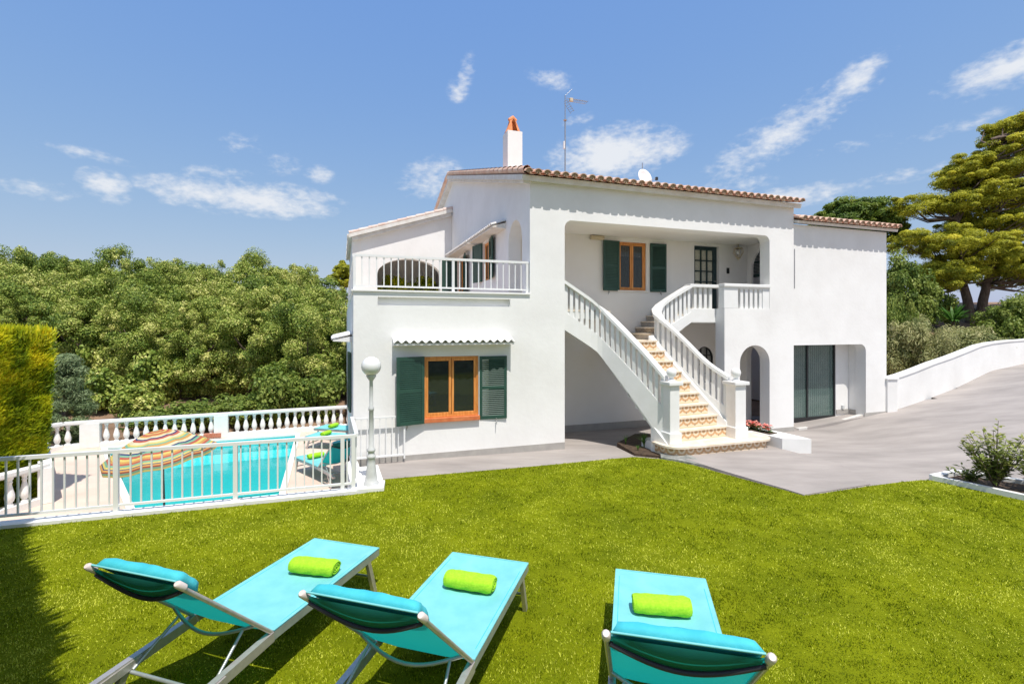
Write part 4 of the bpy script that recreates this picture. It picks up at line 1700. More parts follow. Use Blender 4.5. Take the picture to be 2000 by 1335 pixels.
balus([(5.84, -1.25, 1.52), (5.62, -.88, 1.98), (5.30, -.33, 2.58), (5.06, .05, 2.98), (4.70, .12, 3.20), (4.24, .14, 3.48)], 'left_handrail', zmin=-.1)
balus([(7.46, -1.15, 1.46), (7.22, -.80, 1.72), (6.90, -.30, 2.32), (6.66, .05, 2.68), (6.60, .20, 2.80), (6.64, .30, 2.90), (6.80, .34, 3.02), (7.20, .34, 3.26), (7.66, .34, 3.50)], 'right_handrail', zmin=-.05, lift=.13)
q = MB()
q.bbox(7.60, 8.70, .23, .45, 3.43, 3.505, .01)
q.build('landing_rail', M['white'], stc, off=SO)
q = MB()
q.box(7.62, 8.38, .29, .39, 2.60, 2.92)
q.build('landing_edge', M['white'], stc, off=SO)
s0 = MB().box(-.04, .04, -.035, .035, 0, .51).build('slat', M['white'], stc)
s0.location = (7.80 - SO[0], .34 - SO[1], 2.92)
for k in range(1, 4):
    copy_part(s0, stc, (7.80 + k * .15 - SO[0], .34 - SO[1], 2.92))
for (x, y, w, top_) in ((5.87, -1.36, .22, 1.50), (7.50, -1.30, .27, 1.44)):
    q = MB()
    zb = .226
    q.bbox(x - w / 2, x + w / 2, y - w / 2, y + w / 2, zb, top_ - .14, .012)
    q.bbox(x - w / 2 - .03, x + w / 2 + .03, y - w / 2 - .03, y + w / 2 + .03, zb, zb + .22, .012)
    q.bbox(x - w / 2 - .05, x + w / 2 + .05, y - w / 2 - .05, y + w / 2 + .05, top_ - .14, top_ - .07, .012)
    nw = q.build('newel', M['white'], stc, off=SO)
    MB().lathe([(.075, top_ - .07), (.075, top_ - .05), (.04, top_ - .02), (.04, top_), (.085, top_ + .04), (.10, top_ + .10), (.085, top_ + .16), (.04, top_ + .195), (.003, top_ + .20)], (x, y, 0), 18).build('finial', M['white'], nw, off=SO)
# lower cheek of the left side down to the bed
q = MB()
q.prism([(5.72, -1.46), (5.80, -1.46), (5.84, -1.10), (5.72, -.95), (5.65, -1.0)], -.2, [.215, .215, .45, .56, .56])
q.build('cheek_wall', M['white'], stc, off=SO)

# planter with coral flowers to the right of the platform
pl = thing('white_planter', 'low white wedge shaped planter beside the stair foot', 'planter', hw(8.3, -1.3, 0), TH)
po = [(8.20, -1.80), (8.72, -2.02), (8.70, -1.32), (8.55, -.70), (7.75, -.62), (7.70, -1.02), (8.14, -1.10)]
MB().prism(po, -.15, .24).build('box', M['white'], pl, off=(8.3, -1.3, 0))
MB().prism([(8.24, -1.45), (8.5, -1.4), (8.42, -.80), (7.85, -.72), (7.8, -.95), (8.2, -1.0)], .20, .255).build('soil', M['soil'], pl, off=(8.3, -1.3, 0))


# ------------------------------------------------------------------ foliage
def leaf_cloud(centres, radii, per, size, seed, flat=1.0, up=.3, elong=1.6, tone_top=.25, tone0=.40, droop=0.0, curl=True):
    """leaf-sized quads spread over the shells of many clumps; returns V,F,tone"""
    r = np.random.default_rng(seed)
    C = np.repeat(np.array(centres, float), per, 0)
    RR = np.repeat(np.array(radii, float), per, 0)
    n = len(C)
    d = r.normal(size=(n, 3))
    d /= np.linalg.norm(d, axis=1)[:, None]
    d[:, 2] = np.where(r.random(n) < up, np.abs(d[:, 2]), d[:, 2])
    rad = RR * (r.random(n) ** .45)
    P = C + d * rad[:, None] * np.array([1, 1, flat])
    nrm = d + r.normal(0, .55, (n, 3)) + np.array([0, 0, .35])
    nrm /= np.linalg.norm(nrm, axis=1)[:, None]
    t = np.cross(nrm, r.normal(size=(n, 3)))
    t /= np.linalg.norm(t, axis=1)[:, None]
    b = np.cross(nrm, t)
    s = size * (.6 + .8 * r.random(n))
    L = t * (s * elong / 2)[:, None]
    W = b * (s / 2)[:, None]
    cup = nrm * (s * .22)[:, None]
    V = np.stack([P - L, P + W + cup, P + L, P - W + cup], 1).reshape(-1, 3)
    F = np.arange(4 * n).reshape(n, 4)
    ct = np.repeat(r.normal(0, .14, len(centres)), per)
    tone = np.clip(tone0 + ct + r.normal(0, .17, n), 0, 1)
    return V, F, tone


def crown_clumps(rx, ry, z0, z1, n, cr, seed, inner=.25, power=1.0, skirt=False):
    r = random.Random(seed)
    out, rad = [], []
    zc, rz = (z0 + z1) / 2, (z1 - z0) / 2
    for i in range(n):
        while True:
            x, y, z = r.uniform(-1, 1), r.uniform(-1, 1), r.uniform(-1, 1)
            l = math.sqrt(x * x + y * y + z * z)
            if .15 < l < 1:
                break
        k = (r.uniform(inner, 1) ** .5) / l
        bump_ = 1 + .16 * math.sin(3.1 * math.atan2(y, x) + seed) + .12 * math.sin(5 * z + seed * 2)
        zz = z * k * rz
        if skirt and zz < 0:
            f = 1.0
        else:
            f = bump_
        out.append((x * k * rx * f, y * k * ry * f, zc + zz * (1 + .08 * math.sin(7 * x + seed))))
        rad.append(cr * r.uniform(.65, 1.25))
    return out, rad


def trunk_mb(h, r, seed, limbs=4, spread=1.2, lean=.1, top=None):
    rd = random.Random(seed)
    q = MB()
    lx, ly = rd.uniform(-lean, lean), rd.uniform(-lean, lean)
    pts = [(0, 0, -.2), (lx * .3, ly * .3, h * .35), (lx * .8, ly * .5, h * .7), (lx, ly, h)]
    q.tube(pts, [r * 1.35, r, r * .8, r * .5], 8)
    for k in range(limbs):
        t = 2 * math.pi * k / limbs + rd.uniform(-.5, .5)
        s = rd.uniform(.4, .8)
        z = h * s
        sp_ = spread * rd.uniform(.7, 1.1)
        q.tube([(lx * s, ly * s, z), (lx * s + math.cos(t) * sp_ * .5, ly * s + math.sin(t) * sp_ * .5, z + h * .2), (lx * s + math.cos(t) * sp_, ly * s + math.sin(t) * sp_, z + h * .55)], [r * .55, r * .4, r * .15], 6)
    return q


def make_tree(name, label, cat, loc, rot, sc, proto=None, group=None, builder=None):
    if proto is None:
        t = thing(name, label, cat, loc, rot, group)
        builder(t)
    else:
        t = copy_tree(proto)
        t.location = loc
        t.rotation_euler = (0, 0, rot)
        t['label'] = label
        if group:
            t['group'] = group
    t.scale = sc
    return t


# holm oaks: 3 prototypes of unit-like size (radius ~2.8, height ~6)
def oak_builder(seed, m='oak'):
    def f(t):
        c, rd = crown_clumps(2.35, 2.35, .5, 5.75, 50, .70, seed, inner=.72)
        c2, rd2 = crown_clumps(2.2, 2.2, .1, 3.0, 34, .55, seed + 50, inner=.5)
        c3, rd3 = crown_clumps(2.75, 2.75, .5, 6.1, 60, .26, seed + 90, inner=.85)
        V, F, tone = leaf_cloud(c + c2, rd + rd2, 720, .066, seed, flat=.8, tone0=.48)
        V3, F3, t3 = leaf_cloud(c3, rd3, 170, .062, seed + 1, flat=.9, tone0=.6)
        F = np.concatenate([F, F3 + len(V)])
        V = np.concatenate([V, V3])
        tone = np.concatenate([tone, t3])
        scatter_mesh('crown', V, F, tone, M[m], t)
        trunk_mb(3.2, .16, seed, 6, 1.6, .3).build('trunk', M['bark'], t)
    return f


oaks = [  # px, ytop, Y, width px, label
    (-95, 480, 32, 130, 'dark green oak at the far left beyond the frame edge of the pool wood'),
    (15, 477, 31, 135, 'tallest oak at the far left of the wood, rising over the yellow hedge'),
    (118, 489, 30.5, 120, 'rounded oak on the skyline just right of the yellow hedge top'),
    (232, 484, 31.5, 125, 'broad oak on the skyline above the left half of the pool'),
    (325, 501, 30.5, 105, 'oak on the skyline straight above the striped parasol'),
    (402, 507, 32, 105, 'oak at the dip of the wooded skyline'),
    (505, 491, 30.5, 130, 'big domed oak on the skyline above the far pool pier'),
    (588, 512, 31, 95, 'last oak on the wooded skyline before the slope down to the house'),
    (648, 560, 33, 90, 'low oak peeping over the balcony corner of the house'),
    (40, 560, 24.5, 150, 'front row oak partly hidden behind the yellow hedge'),
    (165, 575, 25.0, 150, 'front row oak with a bare stem standing above the curved end of the balustrade'),
    (285, 560, 24.2, 135, 'front row oak behind the striped parasol'),
    (400, 585, 23.6, 125, 'front row oak left of the far pool pier, above the balustrade'),
    (492, 555, 24.4, 150, 'bushy front row oak right of the far pool pier'),
    (598, 580, 23.4, 150, 'paler front row oak nearest the house corner'),
    (-20, 505, 27.5, 150, 'second row oak mostly out of the frame at the far left'),
    (80, 520, 27.5, 150, 'second row oak right behind the top of the yellow hedge'),
    (185, 525, 28, 150, 'second row oak between the two skyline oaks left of the parasol'),
    (300, 530, 27.5, 150, 'second row oak above the striped parasol, under the skyline'),
    (415, 540, 28, 150, 'second row oak under the dip of the wooded skyline'),
    (520, 530, 27.5, 150, 'second row oak under the big domed skyline oak'),
    (610, 560, 28, 140, 'second row oak close to the left wall of the house'),
    (-40, 500, 37, 220, 'far oak behind the left end of the wood'),
    (170, 505, 37, 220, 'far oak filling the skyline over the balustrade curve'),
    (370, 515, 37, 220, 'far oak filling the skyline over the parasol'),
    (560, 520, 37, 200, 'far oak filling the skyline towards the house'),
    (675, 600, 24.5, 120, 'front row oak half hidden by the left wall of the house'),
]
protos = {}
for i, (px, yt, Y, wpx, lab) in enumerate(oaks):
    X = (px - 1000) / 965 * Y
    zt = CH + (637 - yt) / 965 * Y
    zg = zground(X, Y)
    s_z = (zt - zg) / 6.25
    s_x = (wpx * 1.12 / 965 * Y) / 5.2
    k = i % 3
    if k not in protos:
        protos[k] = make_tree('holm_oak', lab, 'tree', (X, Y, zg), random.uniform(0, 6), (s_x, s_x, s_z), None, 'oaks in the wood beyond the pool', oak_builder(21 + k))
    else:
        make_tree('holm_oak', lab, 'tree', (X, Y, zg), random.uniform(0, 6), (s_x, s_x, s_z), protos[k], 'oaks in the wood beyond the pool')


# low shrubs along the outside of the far balustrade
def shrub_builder(seed, m, rx=1.0, h=1.2, n=30, per=170, size=.08, cr=.33, el=1.6):
    def f(t):
        c, rd = crown_clumps(rx, rx * .8, 0.1, h, n, cr, seed)
        V, F, tone = leaf_cloud(c, rd, per, size, seed, tone0=.5, elong=el)
        scatter_mesh('foliage', V, F, tone, M[m], t)
        trunk_mb(h * .6, .03, seed, 5, rx * .5, .1).build('stems', M['bark'], t)
    return f


shr = [(545, 20.3, 1.6, 'bright green shrub over the balustrade left of the pool loungers'), (480, 20.0, .95, 'low bright shrub just right of the far pool pier'), (400, 19.6, .85, 'low bright shrub just left of the far pool pier'),
       (625, 20.8, 1.5, 'bright green shrub over the balustrade by the house corner'), (330, 19.2, .7, 'small shrub behind the balustrade over the parasol')]
und = [(145, 20.6, 1.5, 'dark low bush under the trees right of the blue cypress'), (215, 21.2, 1.3, 'dark low bush on the red earth left of the parasol'), (268, 20.2, 1.0, 'small dark bush behind the balustrade above the parasol left half'), (310, 22.5, 1.7, 'dark bush under the oaks above the parasol right half'), (185, 23.4, 1.9, 'dark bush deep under the oaks by the bare stem')]
sp0 = None
for (px, Y, h, lab) in shr:
    X = (px - 1000) / 965 * Y
    s = h / 1.3
    sp0_ = make_tree('green_shrub', lab, 'shrub', (X, Y, zground(X, Y)), random.uniform(0, 6), (1.15, 1.15, s * 1.25), sp0, 'shrubs outside the pool balustrade', shrub_builder(70, 'oakb', 1.1, 1.3))
    sp0 = sp0 or sp0_
up0 = None
for (px, Y, h, lab) in und:
    X = (px - 1000) / 965 * Y
    u_ = make_tree('undergrowth_bush', lab, 'bush', (X, Y, zground(X, Y)), random.uniform(0, 6), (1.0, 1.0, h / 1.1), up0, 'low bushes under the oaks', shrub_builder(75, 'oak', 1.0, 1.3, 34, 150, .09, .36))
    up0 = up0 or u_

# blue cypress behind the curve of the balustrade
def blue_b(t):
    c, rd = [], []
    rd_ = random.Random(5)
    for i in range(60):
        z = rd_.uniform(.1, 3.1)
        w = 1.15 * (1 - (z / 3.4) ** 1.5)
        a = rd_.uniform(0, 6.28)
        r_ = w * rd_.uniform(.4, 1)
        c.append((math.cos(a) * r_, math.sin(a) * r_, z))
        rd.append(.34)
    V, F, tone = leaf_cloud(c, rd, 420, .026, 5, flat=.7, elong=5.0, tone0=.6)
    scatter_mesh('foliage', V, F, tone, M['blue'], t)
    trunk_mb(2.4, .06, 5, 3, .4).build('trunk', M['bark'], t)


X = (128 - 1000) / 965 * 16.8
make_tree('blue_cypress', 'blue green cypress tucked behind the yellow hedge', 'tree', (X, 16.8, -1.7), 0, (1, 1, 1), None, None, blue_b)


# golden hedge
def hedge(name, label, path, w, z0, z1, n, seed, m='hedge', el=4.0, size=.035, taper=0.0):
    """path: plan polyline; leaf sprays around a dark core"""
    root = thing(name, label, 'hedge', (*path[0], z0))
    r = np.random.default_rng(seed)
    P, Nn = [], []
    segs = [(Vector(path[i]), Vector(path[i + 1])) for i in range(len(path) - 1)]
    tot = sum((b - a).length for a, b in segs)
    Vs, Fs, Ts = [], [], []
    for a, b in segs:
        k = int(n * (b - a).length / tot)
        d = (b - a).normalized()
        s = Vector((-d.y, d.x))
        L = (b - a).length
        face = r.choice(5, k, p=[.34, .34, .18, .07, .07])
        u = r.random(k) * L
        v = (r.random(k) - .5) * w
        z = z0 + r.random(k) * (z1 - z0)
        dep = np.abs(r.normal(0, .07, k))
        dep = dep + .22 * np.clip(lattice(np.stack([u * 1.0 + a.x, z], 1) + 90, .22, seed + 5) - .62, 0, 1)
        wav = .06 * np.sin(u * 3.3 + z * 2.1) + .05 * np.sin(z * 5 - u * 2)
        nx = np.zeros((k, 3))
        v = np.where(face == 0, -w / 2 + dep - wav, np.where(face == 1, w / 2 - dep + wav, v))
        z = np.where(face == 2, z1 - dep + wav, z)
        u = np.where(face == 3, dep - wav, np.where(face == 4, L - dep + wav, u))
        nx[face == 0] = (-s.x, -s.y, 0)
        nx[face == 1] = (s.x, s.y, 0)
        nx[face == 2] = (0, 0, 1)
        nx[face == 3] = (-d.x, -d.y, 0)
        nx[face == 4] = (d.x, d.y, 0)
        v = v * (1 - taper * (1 - (z - z0) / (z1 - z0)))
        C = np.stack([a.x + d.x * u + s.x * v, a.y + d.y * u + s.y * v, z], 1)
        out = nx * .9 + np.array([0, 0, .75]) + r.normal(0, .38, (k, 3))
        out /= np.linalg.norm(out, axis=1)[:, None]
        side = np.cross(out, r.normal(size=(k, 3)))
        side /= np.linalg.norm(side, axis=1)[:, None]
        sz = size * (.6 + .9 * r.random(k))
        Lv = out * (sz * el)[:, None]
        W = side * (sz / 2)[:, None]
        Vs.append(np.stack([C - Lv * .3, C + W, C + Lv * .7, C - W], 1).reshape(-1, 3))
        pt = np.stack([u + a.x * 3, z * 1.0], 1)
        tn = .02 + .75 * lattice(pt + 40, .30, seed) + .20 * ((z - z0) / (z1 - z0)) + .15 * (face == 2) + r.normal(0, .14, k)  # lit top and dark hollows are put into the leaf tone
        Ts.append(np.clip(tn, 0, 1))
    V = np.concatenate(Vs) - np.array([path[0][0], path[0][1], z0])
    F = np.arange(len(V)).reshape(-1, 4)
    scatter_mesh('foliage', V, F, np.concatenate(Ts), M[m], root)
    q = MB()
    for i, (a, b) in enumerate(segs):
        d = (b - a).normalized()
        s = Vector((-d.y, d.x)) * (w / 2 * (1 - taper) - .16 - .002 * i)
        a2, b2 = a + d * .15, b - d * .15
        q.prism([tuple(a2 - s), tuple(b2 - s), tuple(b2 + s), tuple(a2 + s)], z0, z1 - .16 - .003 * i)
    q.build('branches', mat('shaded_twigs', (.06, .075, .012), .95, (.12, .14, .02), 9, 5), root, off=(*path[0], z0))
    return root


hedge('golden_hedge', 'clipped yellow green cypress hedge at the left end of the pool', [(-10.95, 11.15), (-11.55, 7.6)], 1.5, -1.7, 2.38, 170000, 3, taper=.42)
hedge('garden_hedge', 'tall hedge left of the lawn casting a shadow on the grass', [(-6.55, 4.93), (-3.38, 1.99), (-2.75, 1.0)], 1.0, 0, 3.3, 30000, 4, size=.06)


# pines
def pine_builder(seed, layers, m, needles=.05, per=420, trunks=((0, 0),), base_h=3.0, tr=.28, cr=.75, twig=.6):
    """layers: (x, y, z, radius, flatness, count)"""
    def f(t):
        r = random.Random(seed)
        c, rd = [], []
        q = MB()
        heads = []
        for (bx, by) in trunks:
            top = (bx * 2.2, by * 2.2, base_h * 1.5)
            q.tube([(bx * .4, by * .4, -.4), (bx, by, base_h * .6), top, (top[0] * 1.5 + .3, top[1] * .8, base_h + (layers[-1][2] - base_h) * .6)], [tr, tr * .8, tr * .6, tr * .15], 9)
            heads.append(top)
        for (x, y, z, rad, n) in layers:
            h0 = min(heads, key=lambda h: (h[0] - x) ** 2 + (h[1] - y) ** 2)
            st_ = Vector((h0[0] * .9, h0[1] * .9, max(base_h * .9, min(z - .8, layers[-1][2] - 1))))
            for k in range(n):
                a, rr_ = r.uniform(0, 6.283), rad * math.sqrt(r.random())
                p = (x + math.cos(a) * rr_, y + math.sin(a) * rr_, z + r.uniform(-.42, .42) - .10 * rr_)
                c.append(p)
                rd.append(cr * r.uniform(.6, 1.15))
                a2 = r.uniform(0, 6.283)
                c.append((x + math.cos(a2) * rad * r.uniform(.7, 1.12), y + math.sin(a2) * rad * r.uniform(.7, 1.12), z + r.uniform(-.4, .45)))
                rd.append(cr * r.uniform(.3, .7))
                if k % 3 == 0:
                    mid = st_.lerp(Vector(p), .55) + Vector((r.uniform(-.3, .3), r.uniform(-.3, .3), -.25))
                    q.tube([st_, mid, p], [tr * .26, tr * .15, .02], 5, cap=False)
        V, F, tone = leaf_cloud(c, rd, per, needles, seed, flat=.62, up=.7, elong=2.8, tone0=.52)
        scatter_mesh('crown', V, F, tone, M[m], t)
        q.build('trunk', M['bark'], t)
    return f


def at(px, Y):
    X = (px - 1000) / 965 * Y
    return (X, Y, zground(X, Y))


def lay(px, py, Y, px0, Y0, z0, rad, n):
    """pine layer from photo coordinates, relative to a base"""
    return ((px - 1000) / 965 * Y - (px0 - 1000) / 965 * Y0, Y - Y0, CH + (637 - py) / 965 * Y - z0, rad, n)


b = at(1905, 24)
L_ = lambda px, py, rad, n, Y=24: lay(px, py, Y, 1905, 24, b[2], rad, n)
layers = [(a_[0], a_[1], a_[2], a_[3] * 1.08, int(a_[4] * 1.9)) for a_ in [L_(1815, 548, 1.2, 8, 23.5), L_(1990, 545, 1.3, 8, 24.5), L_(1835, 532, 1.5, 14), L_(1900, 520, 1.8, 16), L_(1985, 520, 1.8, 16, 23.5), L_(1810, 470, 1.4, 14), L_(1885, 478, 1.6, 16, 23), L_(1960, 490, 1.7, 16, 24.5), L_(2040, 480, 1.9, 14),
          L_(1930, 440, 1.7, 16, 25), L_(1995, 430, 1.9, 18, 23.5), L_(1800, 402, 1.2, 9, 25), L_(1880, 395, 1.1, 10, 24), L_(1950, 385, 1.7, 18, 24), L_(2010, 375, 1.7, 16, 25),
          L_(1895, 345, 1.1, 14, 24), L_(1960, 335, 1.6, 18, 24.5), L_(1890, 322, .7, 8, 24), L_(2010, 320, 1.5, 14, 23.5), L_(1985, 285, 1.3, 14), L_(1955, 262, .6, 8, 24.5), L_(2000, 250, 1.1, 12), L_(2040, 235, 1.3, 12)]]
make_tree('aleppo_pine', 'large spreading pine with forked trunk and yellow green layers at the right', 'tree', b, 0, (1, 1, 1), None, None,
          pine_builder(31, layers, 'pine', .032, 620, ((-.30, .1), (.28, -.1)), 1.9, .24, .48))
b = at(1668, 27)
L2 = lambda px, py, rad, n, Y=27: lay(px, py, Y, 1668, 27, b[2], rad, n)
layers2 = [L2(1640, 452, 1.3, 14), L2(1710, 455, 1.3, 14), L2(1625, 428, 1.0, 12), L2(1668, 430, 1.5, 18), L2(1718, 432, 1.0, 12), L2(1655, 412, 1.0, 14), L2(1690, 408, .9, 12)]
make_tree('stone_pine', 'rounded dark green umbrella pine standing behind the garage wing roof', 'tree', b, 0, (1, 1, 1), None, None, pine_builder(37, layers2, 'spine', .06, 520, ((0, 0),), 4.0, .25, .62))
b = at(672, 40)
L3 = lambda px, py, rad, n, Y=40: lay(px, py, Y, 672, 40, b[2], rad, n)
make_tree('small_pine', 'small pine top showing just left of the balcony', 'tree', b, 0, (1, 1, 1), None, None, pine_builder(39, [L3(668, 545, .9, 10), L3(672, 532, .6, 8), L3(674, 522, .4, 5)], 'pine', .08, 300, ((0, 0),), 3.0, .15, .5))

# right hand shrubs and trees behind the drive wall
def place(name, label, cat, px, Y, wpx, ytop, seed, m, rx=1.6, h=2.4, n=70, per=260, size=.06, cr=.42, el=2.2, zb=None, grp=None):
    x, y, z = at(px, Y)
    if zb is not None:
        z = zb
    zt = CH + (637 - ytop) / 965 * Y
    sx = (wpx / 965 * Y) / (2 * rx * 1.12)
    make_tree(name, label, cat, (x, y, z), seed * .7, (sx, sx, (zt - z) / (h + .15)), None, grp, shrub_builder(seed, m, rx, h, n, per, size, cr, el))


place('tamarisk_shrub', 'big feathery grey green shrub behind the curving drive wall', 'shrub', 1795, 18.9, 175, 622, 81, 'olive', 2.0, 2.2, 110, 330, .035, .42, 4.2, .2)
place('tamarisk_shrub', 'smaller grey green shrub right of the big feathery one, above the drive wall', 'shrub', 1905, 19.6, 150, 640, 82, 'olive', 1.6, 1.8, 70, 300, .045, .42, 3.4, .7)
place('leafy_tree', 'dark leafy tree against the right corner of the garage wing', 'tree', 1765, 22.0, 110, 500, 83, 'oakb', 1.6, 3.6, 80, 260, .085, .46, 1.7)
place('leafy_tree', 'low dark leafy tree left of the big pine trunk', 'tree', 1825, 23.5, 90, 560, 84, 'oak', 1.6, 2.0, 50, 220, .085, .42, 1.7)
place('mastic_bush', 'dense bright green bush at the right edge above the drive wall', 'shrub', 1985, 20.5, 130, 578, 85, 'oakb', 1.6, 2.6, 80, 260, .08, .44, 1.7, .9)
place('mastic_bush', 'round green bush under the right side of the big pine', 'shrub', 1950, 26, 110, 606, 86, 'oakb', 1.6, 2.0, 50, 220, .1, .44, 1.7)
place('mastic_bush', 'round green bush just left of the forked pine trunk', 'shrub', 1858, 26.5, 90, 606, 87, 'olive', 1.6, 2.0, 50, 220, .09, .44, 1.7)
place('mastic_bush', 'bush filling the gap behind the top of the drive wall', 'shrub', 2075, 21, 130, 600, 88, 'olive', 1.6, 2.0, 60, 220, .08, .44, 1.7, .9)
place('mastic_bush', 'dark bush behind the corner of the wing and the drive wall', 'shrub', 1748, 19.5, 80, 560, 89, 'oakb', 1.6, 2.6, 60, 220, .07, .44, 1.7, .2)
# agave-like dark plant
ag = thing('fan_palm', 'small dark spiky palm behind the feathery shrub', 'palm', at(1862, 21.5))
r = np.random.default_rng(6)
vs, tn = [], []
for k in range(70):
    a = r.random() * 6.28
    e = r.uniform(.1, 1.2)
    d = np.array([math.cos(a) * math.cos(e), math.sin(a) * math.cos(e), math.sin(e)])
    s = np.array([-math.sin(a), math.cos(a), 0]) * .05
    L = r.uniform(.7, 1.1)
    o0 = np.array([0, 0, .9])
    p1, p2 = o0 + d * L * .6, o0 + d * L + np.array([0, 0, -.15])
    vs += [o0 - s * .3, o0 + s * .3, p1 + s, p1 - s, p1 - s, p1 + s, p2 + s * .1, p2 - s * .1]
    tn += [r.random() * .5] * 2
V = np.array(vs)
scatter_mesh('fronds', V, np.arange(len(V)).reshape(-1, 4), np.array(tn), M['agap'], ag)
trunk_mb(.9, .09, 2, 0).build('trunk', M['bark'], ag)

# scrub on the far hill
hl = MB()
N_ = 36
for j in range(8):
    for i in range(N_):
        x = 14 + i * 2.6
        y = 34 + j * 5
        hl.v.append((x, y, 2.2 + j * .32 + .5 * math.sin(i * 1.7 + j) + .35 * math.sin(i * .61 + j * 2.3)))
for j in range(7):
    for i in range(N_ - 1):
        hl.f.append((j * N_ + i, j * N_ + i + 1, (j + 1) * N_ + i + 1, (j + 1) * N_ + i))
        hl.sm.append(True)
        hl.uv.append(None)
        hl.mi.append(0)
tag(hl.build('hill', M['hill']), kind='structure')
C = [(14 + random.random() * 92, 34 + random.random() * 30, 0) for _ in range(420)]
C = [(x, y, 2.5 + (y - 34) * .065) for x, y, z in C]
V, F, tone = leaf_cloud(C, [1.5] * len(C), 90, .22, 9, flat=.6, tone0=.6)
o = scatter_mesh('hill_scrub', V, F, tone, M['oakb'])
tag(o, 'low green scrub covering the hill behind the pine', 'scrub', kind='stuff')

# drive wall
dw = thing('drive_wall', 'curving white boundary wall climbing along the driveway', 'wall', (10.45, 13.75, 0))
path = [(10.35, 13.7, .10, .92), (10.9, 13.95, .17, .92), (11.6, 14.32, .25, .95), (12.6, 14.9, .38, .98), (13.66, 15.5, .50, 1.0), (14.8, 16.2, .66, 1.0), (15.9, 16.9, .84, .97), (16.87, 17.5, .95, .93), (18.2, 18.25, 1.03, .90), (19.7, 19.1, 1.07, .88), (22, 20.2, 1.15, .88), (26, 21.8, 1.28, .88)]
q, cp = MB(), MB()
vs, fs, vc = [], [], []
for i, (x, y, z, h) in enumerate(path):
    a, b = path[max(0, i - 1)], path[min(len(path) - 1, i + 1)]
    d = Vector((b[0] - a[0], b[1] - a[1])).normalized()
    s = Vector((-d.y, d.x)) * .10
    vs += [(x - s.x, y - s.y, z - .35), (x - s.x, y - s.y, z + h), (x + s.x, y + s.y, z + h), (x + s.x, y + s.y, z - .35)]
    s *= 1.25
    vc += [(x - s.x, y - s.y, z + h + .002), (x - s.x, y - s.y, z + h + .05), (x + s.x, y + s.y, z + h + .05), (x + s.x, y + s.y, z + h + .002)]
for i in range(len(path) - 1):
    for k in range(4):
        k2 = (k + 1) % 4
        fs.append((i * 4 + k, i * 4 + k2, (i + 1) * 4 + k2, (i + 1) * 4 + k))
fs += [(3, 2, 1, 0), tuple(len(vs) - 4 + k for k in range(4))]
q.add(vs, [f[::-1] for f in fs])
cp.add(vc, [f[::-1] for f in fs])
q.build('wall', M['stucco'], dw, off=dw.location)
cp.build('wall_cap', M['stucco'], dw, off=dw.location)
q = MB()
q.bbox(10.28, 10.55, 13.52, 13.78, -.1, 1.04, .01)
q.bbox(10.25, 10.58, 13.49, 13.81, 1.041, 1.09, .01)
q.build('end_pier', M['stucco'], dw, off=dw.location)


# --- small plants
def strap_plant(label, x, y, h, n, seed):
    t = thing('strap_leaf_plant', label, 'plant', (x, y, .01), 0, 'plants in the bed by the stairs')
    r = np.random.default_rng(seed)
    vs, tn = [], []
    for k in range(n):
        a = r.random() * 6.28
        sp_ = r.uniform(.15, .8) * h
        s = np.array([-math.sin(a), math.cos(a), 0]) * .011
        prev = np.array([0, 0, 0.])
        for j in range(1, 5):
            f = j / 4
            p = np.array([math.cos(a) * sp_ * f * f * 1.0, math.sin(a) * sp_ * f * f, h * r.uniform(.9, 1) * (f - .28 * f * f * (sp_ / h) * 2)])
            w0, w1 = 1 - (j - 1) / 4.2, 1 - j / 4.2
            vs += [prev - s * w0, prev + s * w0, p + s * w1, p - s * w1]
            tn.append(r.random())
            prev = p
    V = np.array(vs)
    scatter_mesh('leaves', V, np.arange(len(V)).reshape(-1, 4), np.array(tn), M['agap'], t)
    return t


x, y = G(1258, 874)
strap_plant('larger clump of strap leaves in the soil bed against the stairs', x, y, .38, 46, 1)
x, y = G(1222, 868)
strap_plant('small tuft of strap leaves at the left tip of the soil bed', x, y, .24, 20, 2)
x, y = G(1246, 880)
strap_plant('tiny tuft of strap leaves at the lawn edge of the soil bed', x, y, .14, 14, 3)


def leafy_bush(label, x, y, h, w, stems, seed, nleaf=26, ls=.05, grp=None):
    t = thing('young_laurel', label, 'shrub', (x, y, .03), 0, grp)
    r = np.random.default_rng(seed)
    q = MB()
    vs, tn = [], []
    for k in range(stems):
        a = r.random() * 6.28
        sp_ = w * r.uniform(.1, 1.0)
        hh = h * r.uniform(.45, 1.0) * (1 - .25 * sp_ / w)
        pts = [np.array([math.cos(a) * sp_ * f ** 1.2, math.sin(a) * sp_ * f ** 1.2, hh * f]) for f in np.linspace(0, 1, 6)]
        q.tube([tuple(p) for p in pts], [.008, .007, .006, .005, .004, .003], 5)
        for j in range(nleaf):
            f = r.uniform(.22, 1.0) * 4.999
            i = int(f)
            p = pts[i] * (1 - f + i) + pts[i + 1] * (f - i)
            b_ = r.random() * 6.28
            el = r.uniform(-.2, .9)
            d = np.array([math.cos(b_) * math.cos(el), math.sin(b_) * math.cos(el), math.sin(el)])
            s = np.cross(d, [0, 0, 1.0])
            s /= np.linalg.norm(s)
            u = np.cross(s, d)
            L = ls * r.uniform(.7, 1.5)
            base_ = p + d * .02
            s = s * L * .24
            vs += [base_, base_ + d * L * .5 + s + u * L * .08, base_ + d * L - u * L * .1, base_ + d * L * .5 - s + u * L * .08]
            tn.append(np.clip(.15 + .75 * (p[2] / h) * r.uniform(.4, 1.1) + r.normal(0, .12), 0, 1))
    V = np.array(vs)
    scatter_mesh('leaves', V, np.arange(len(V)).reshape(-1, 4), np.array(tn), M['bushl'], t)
    q.build('stems', M['bark'], t)
    return t


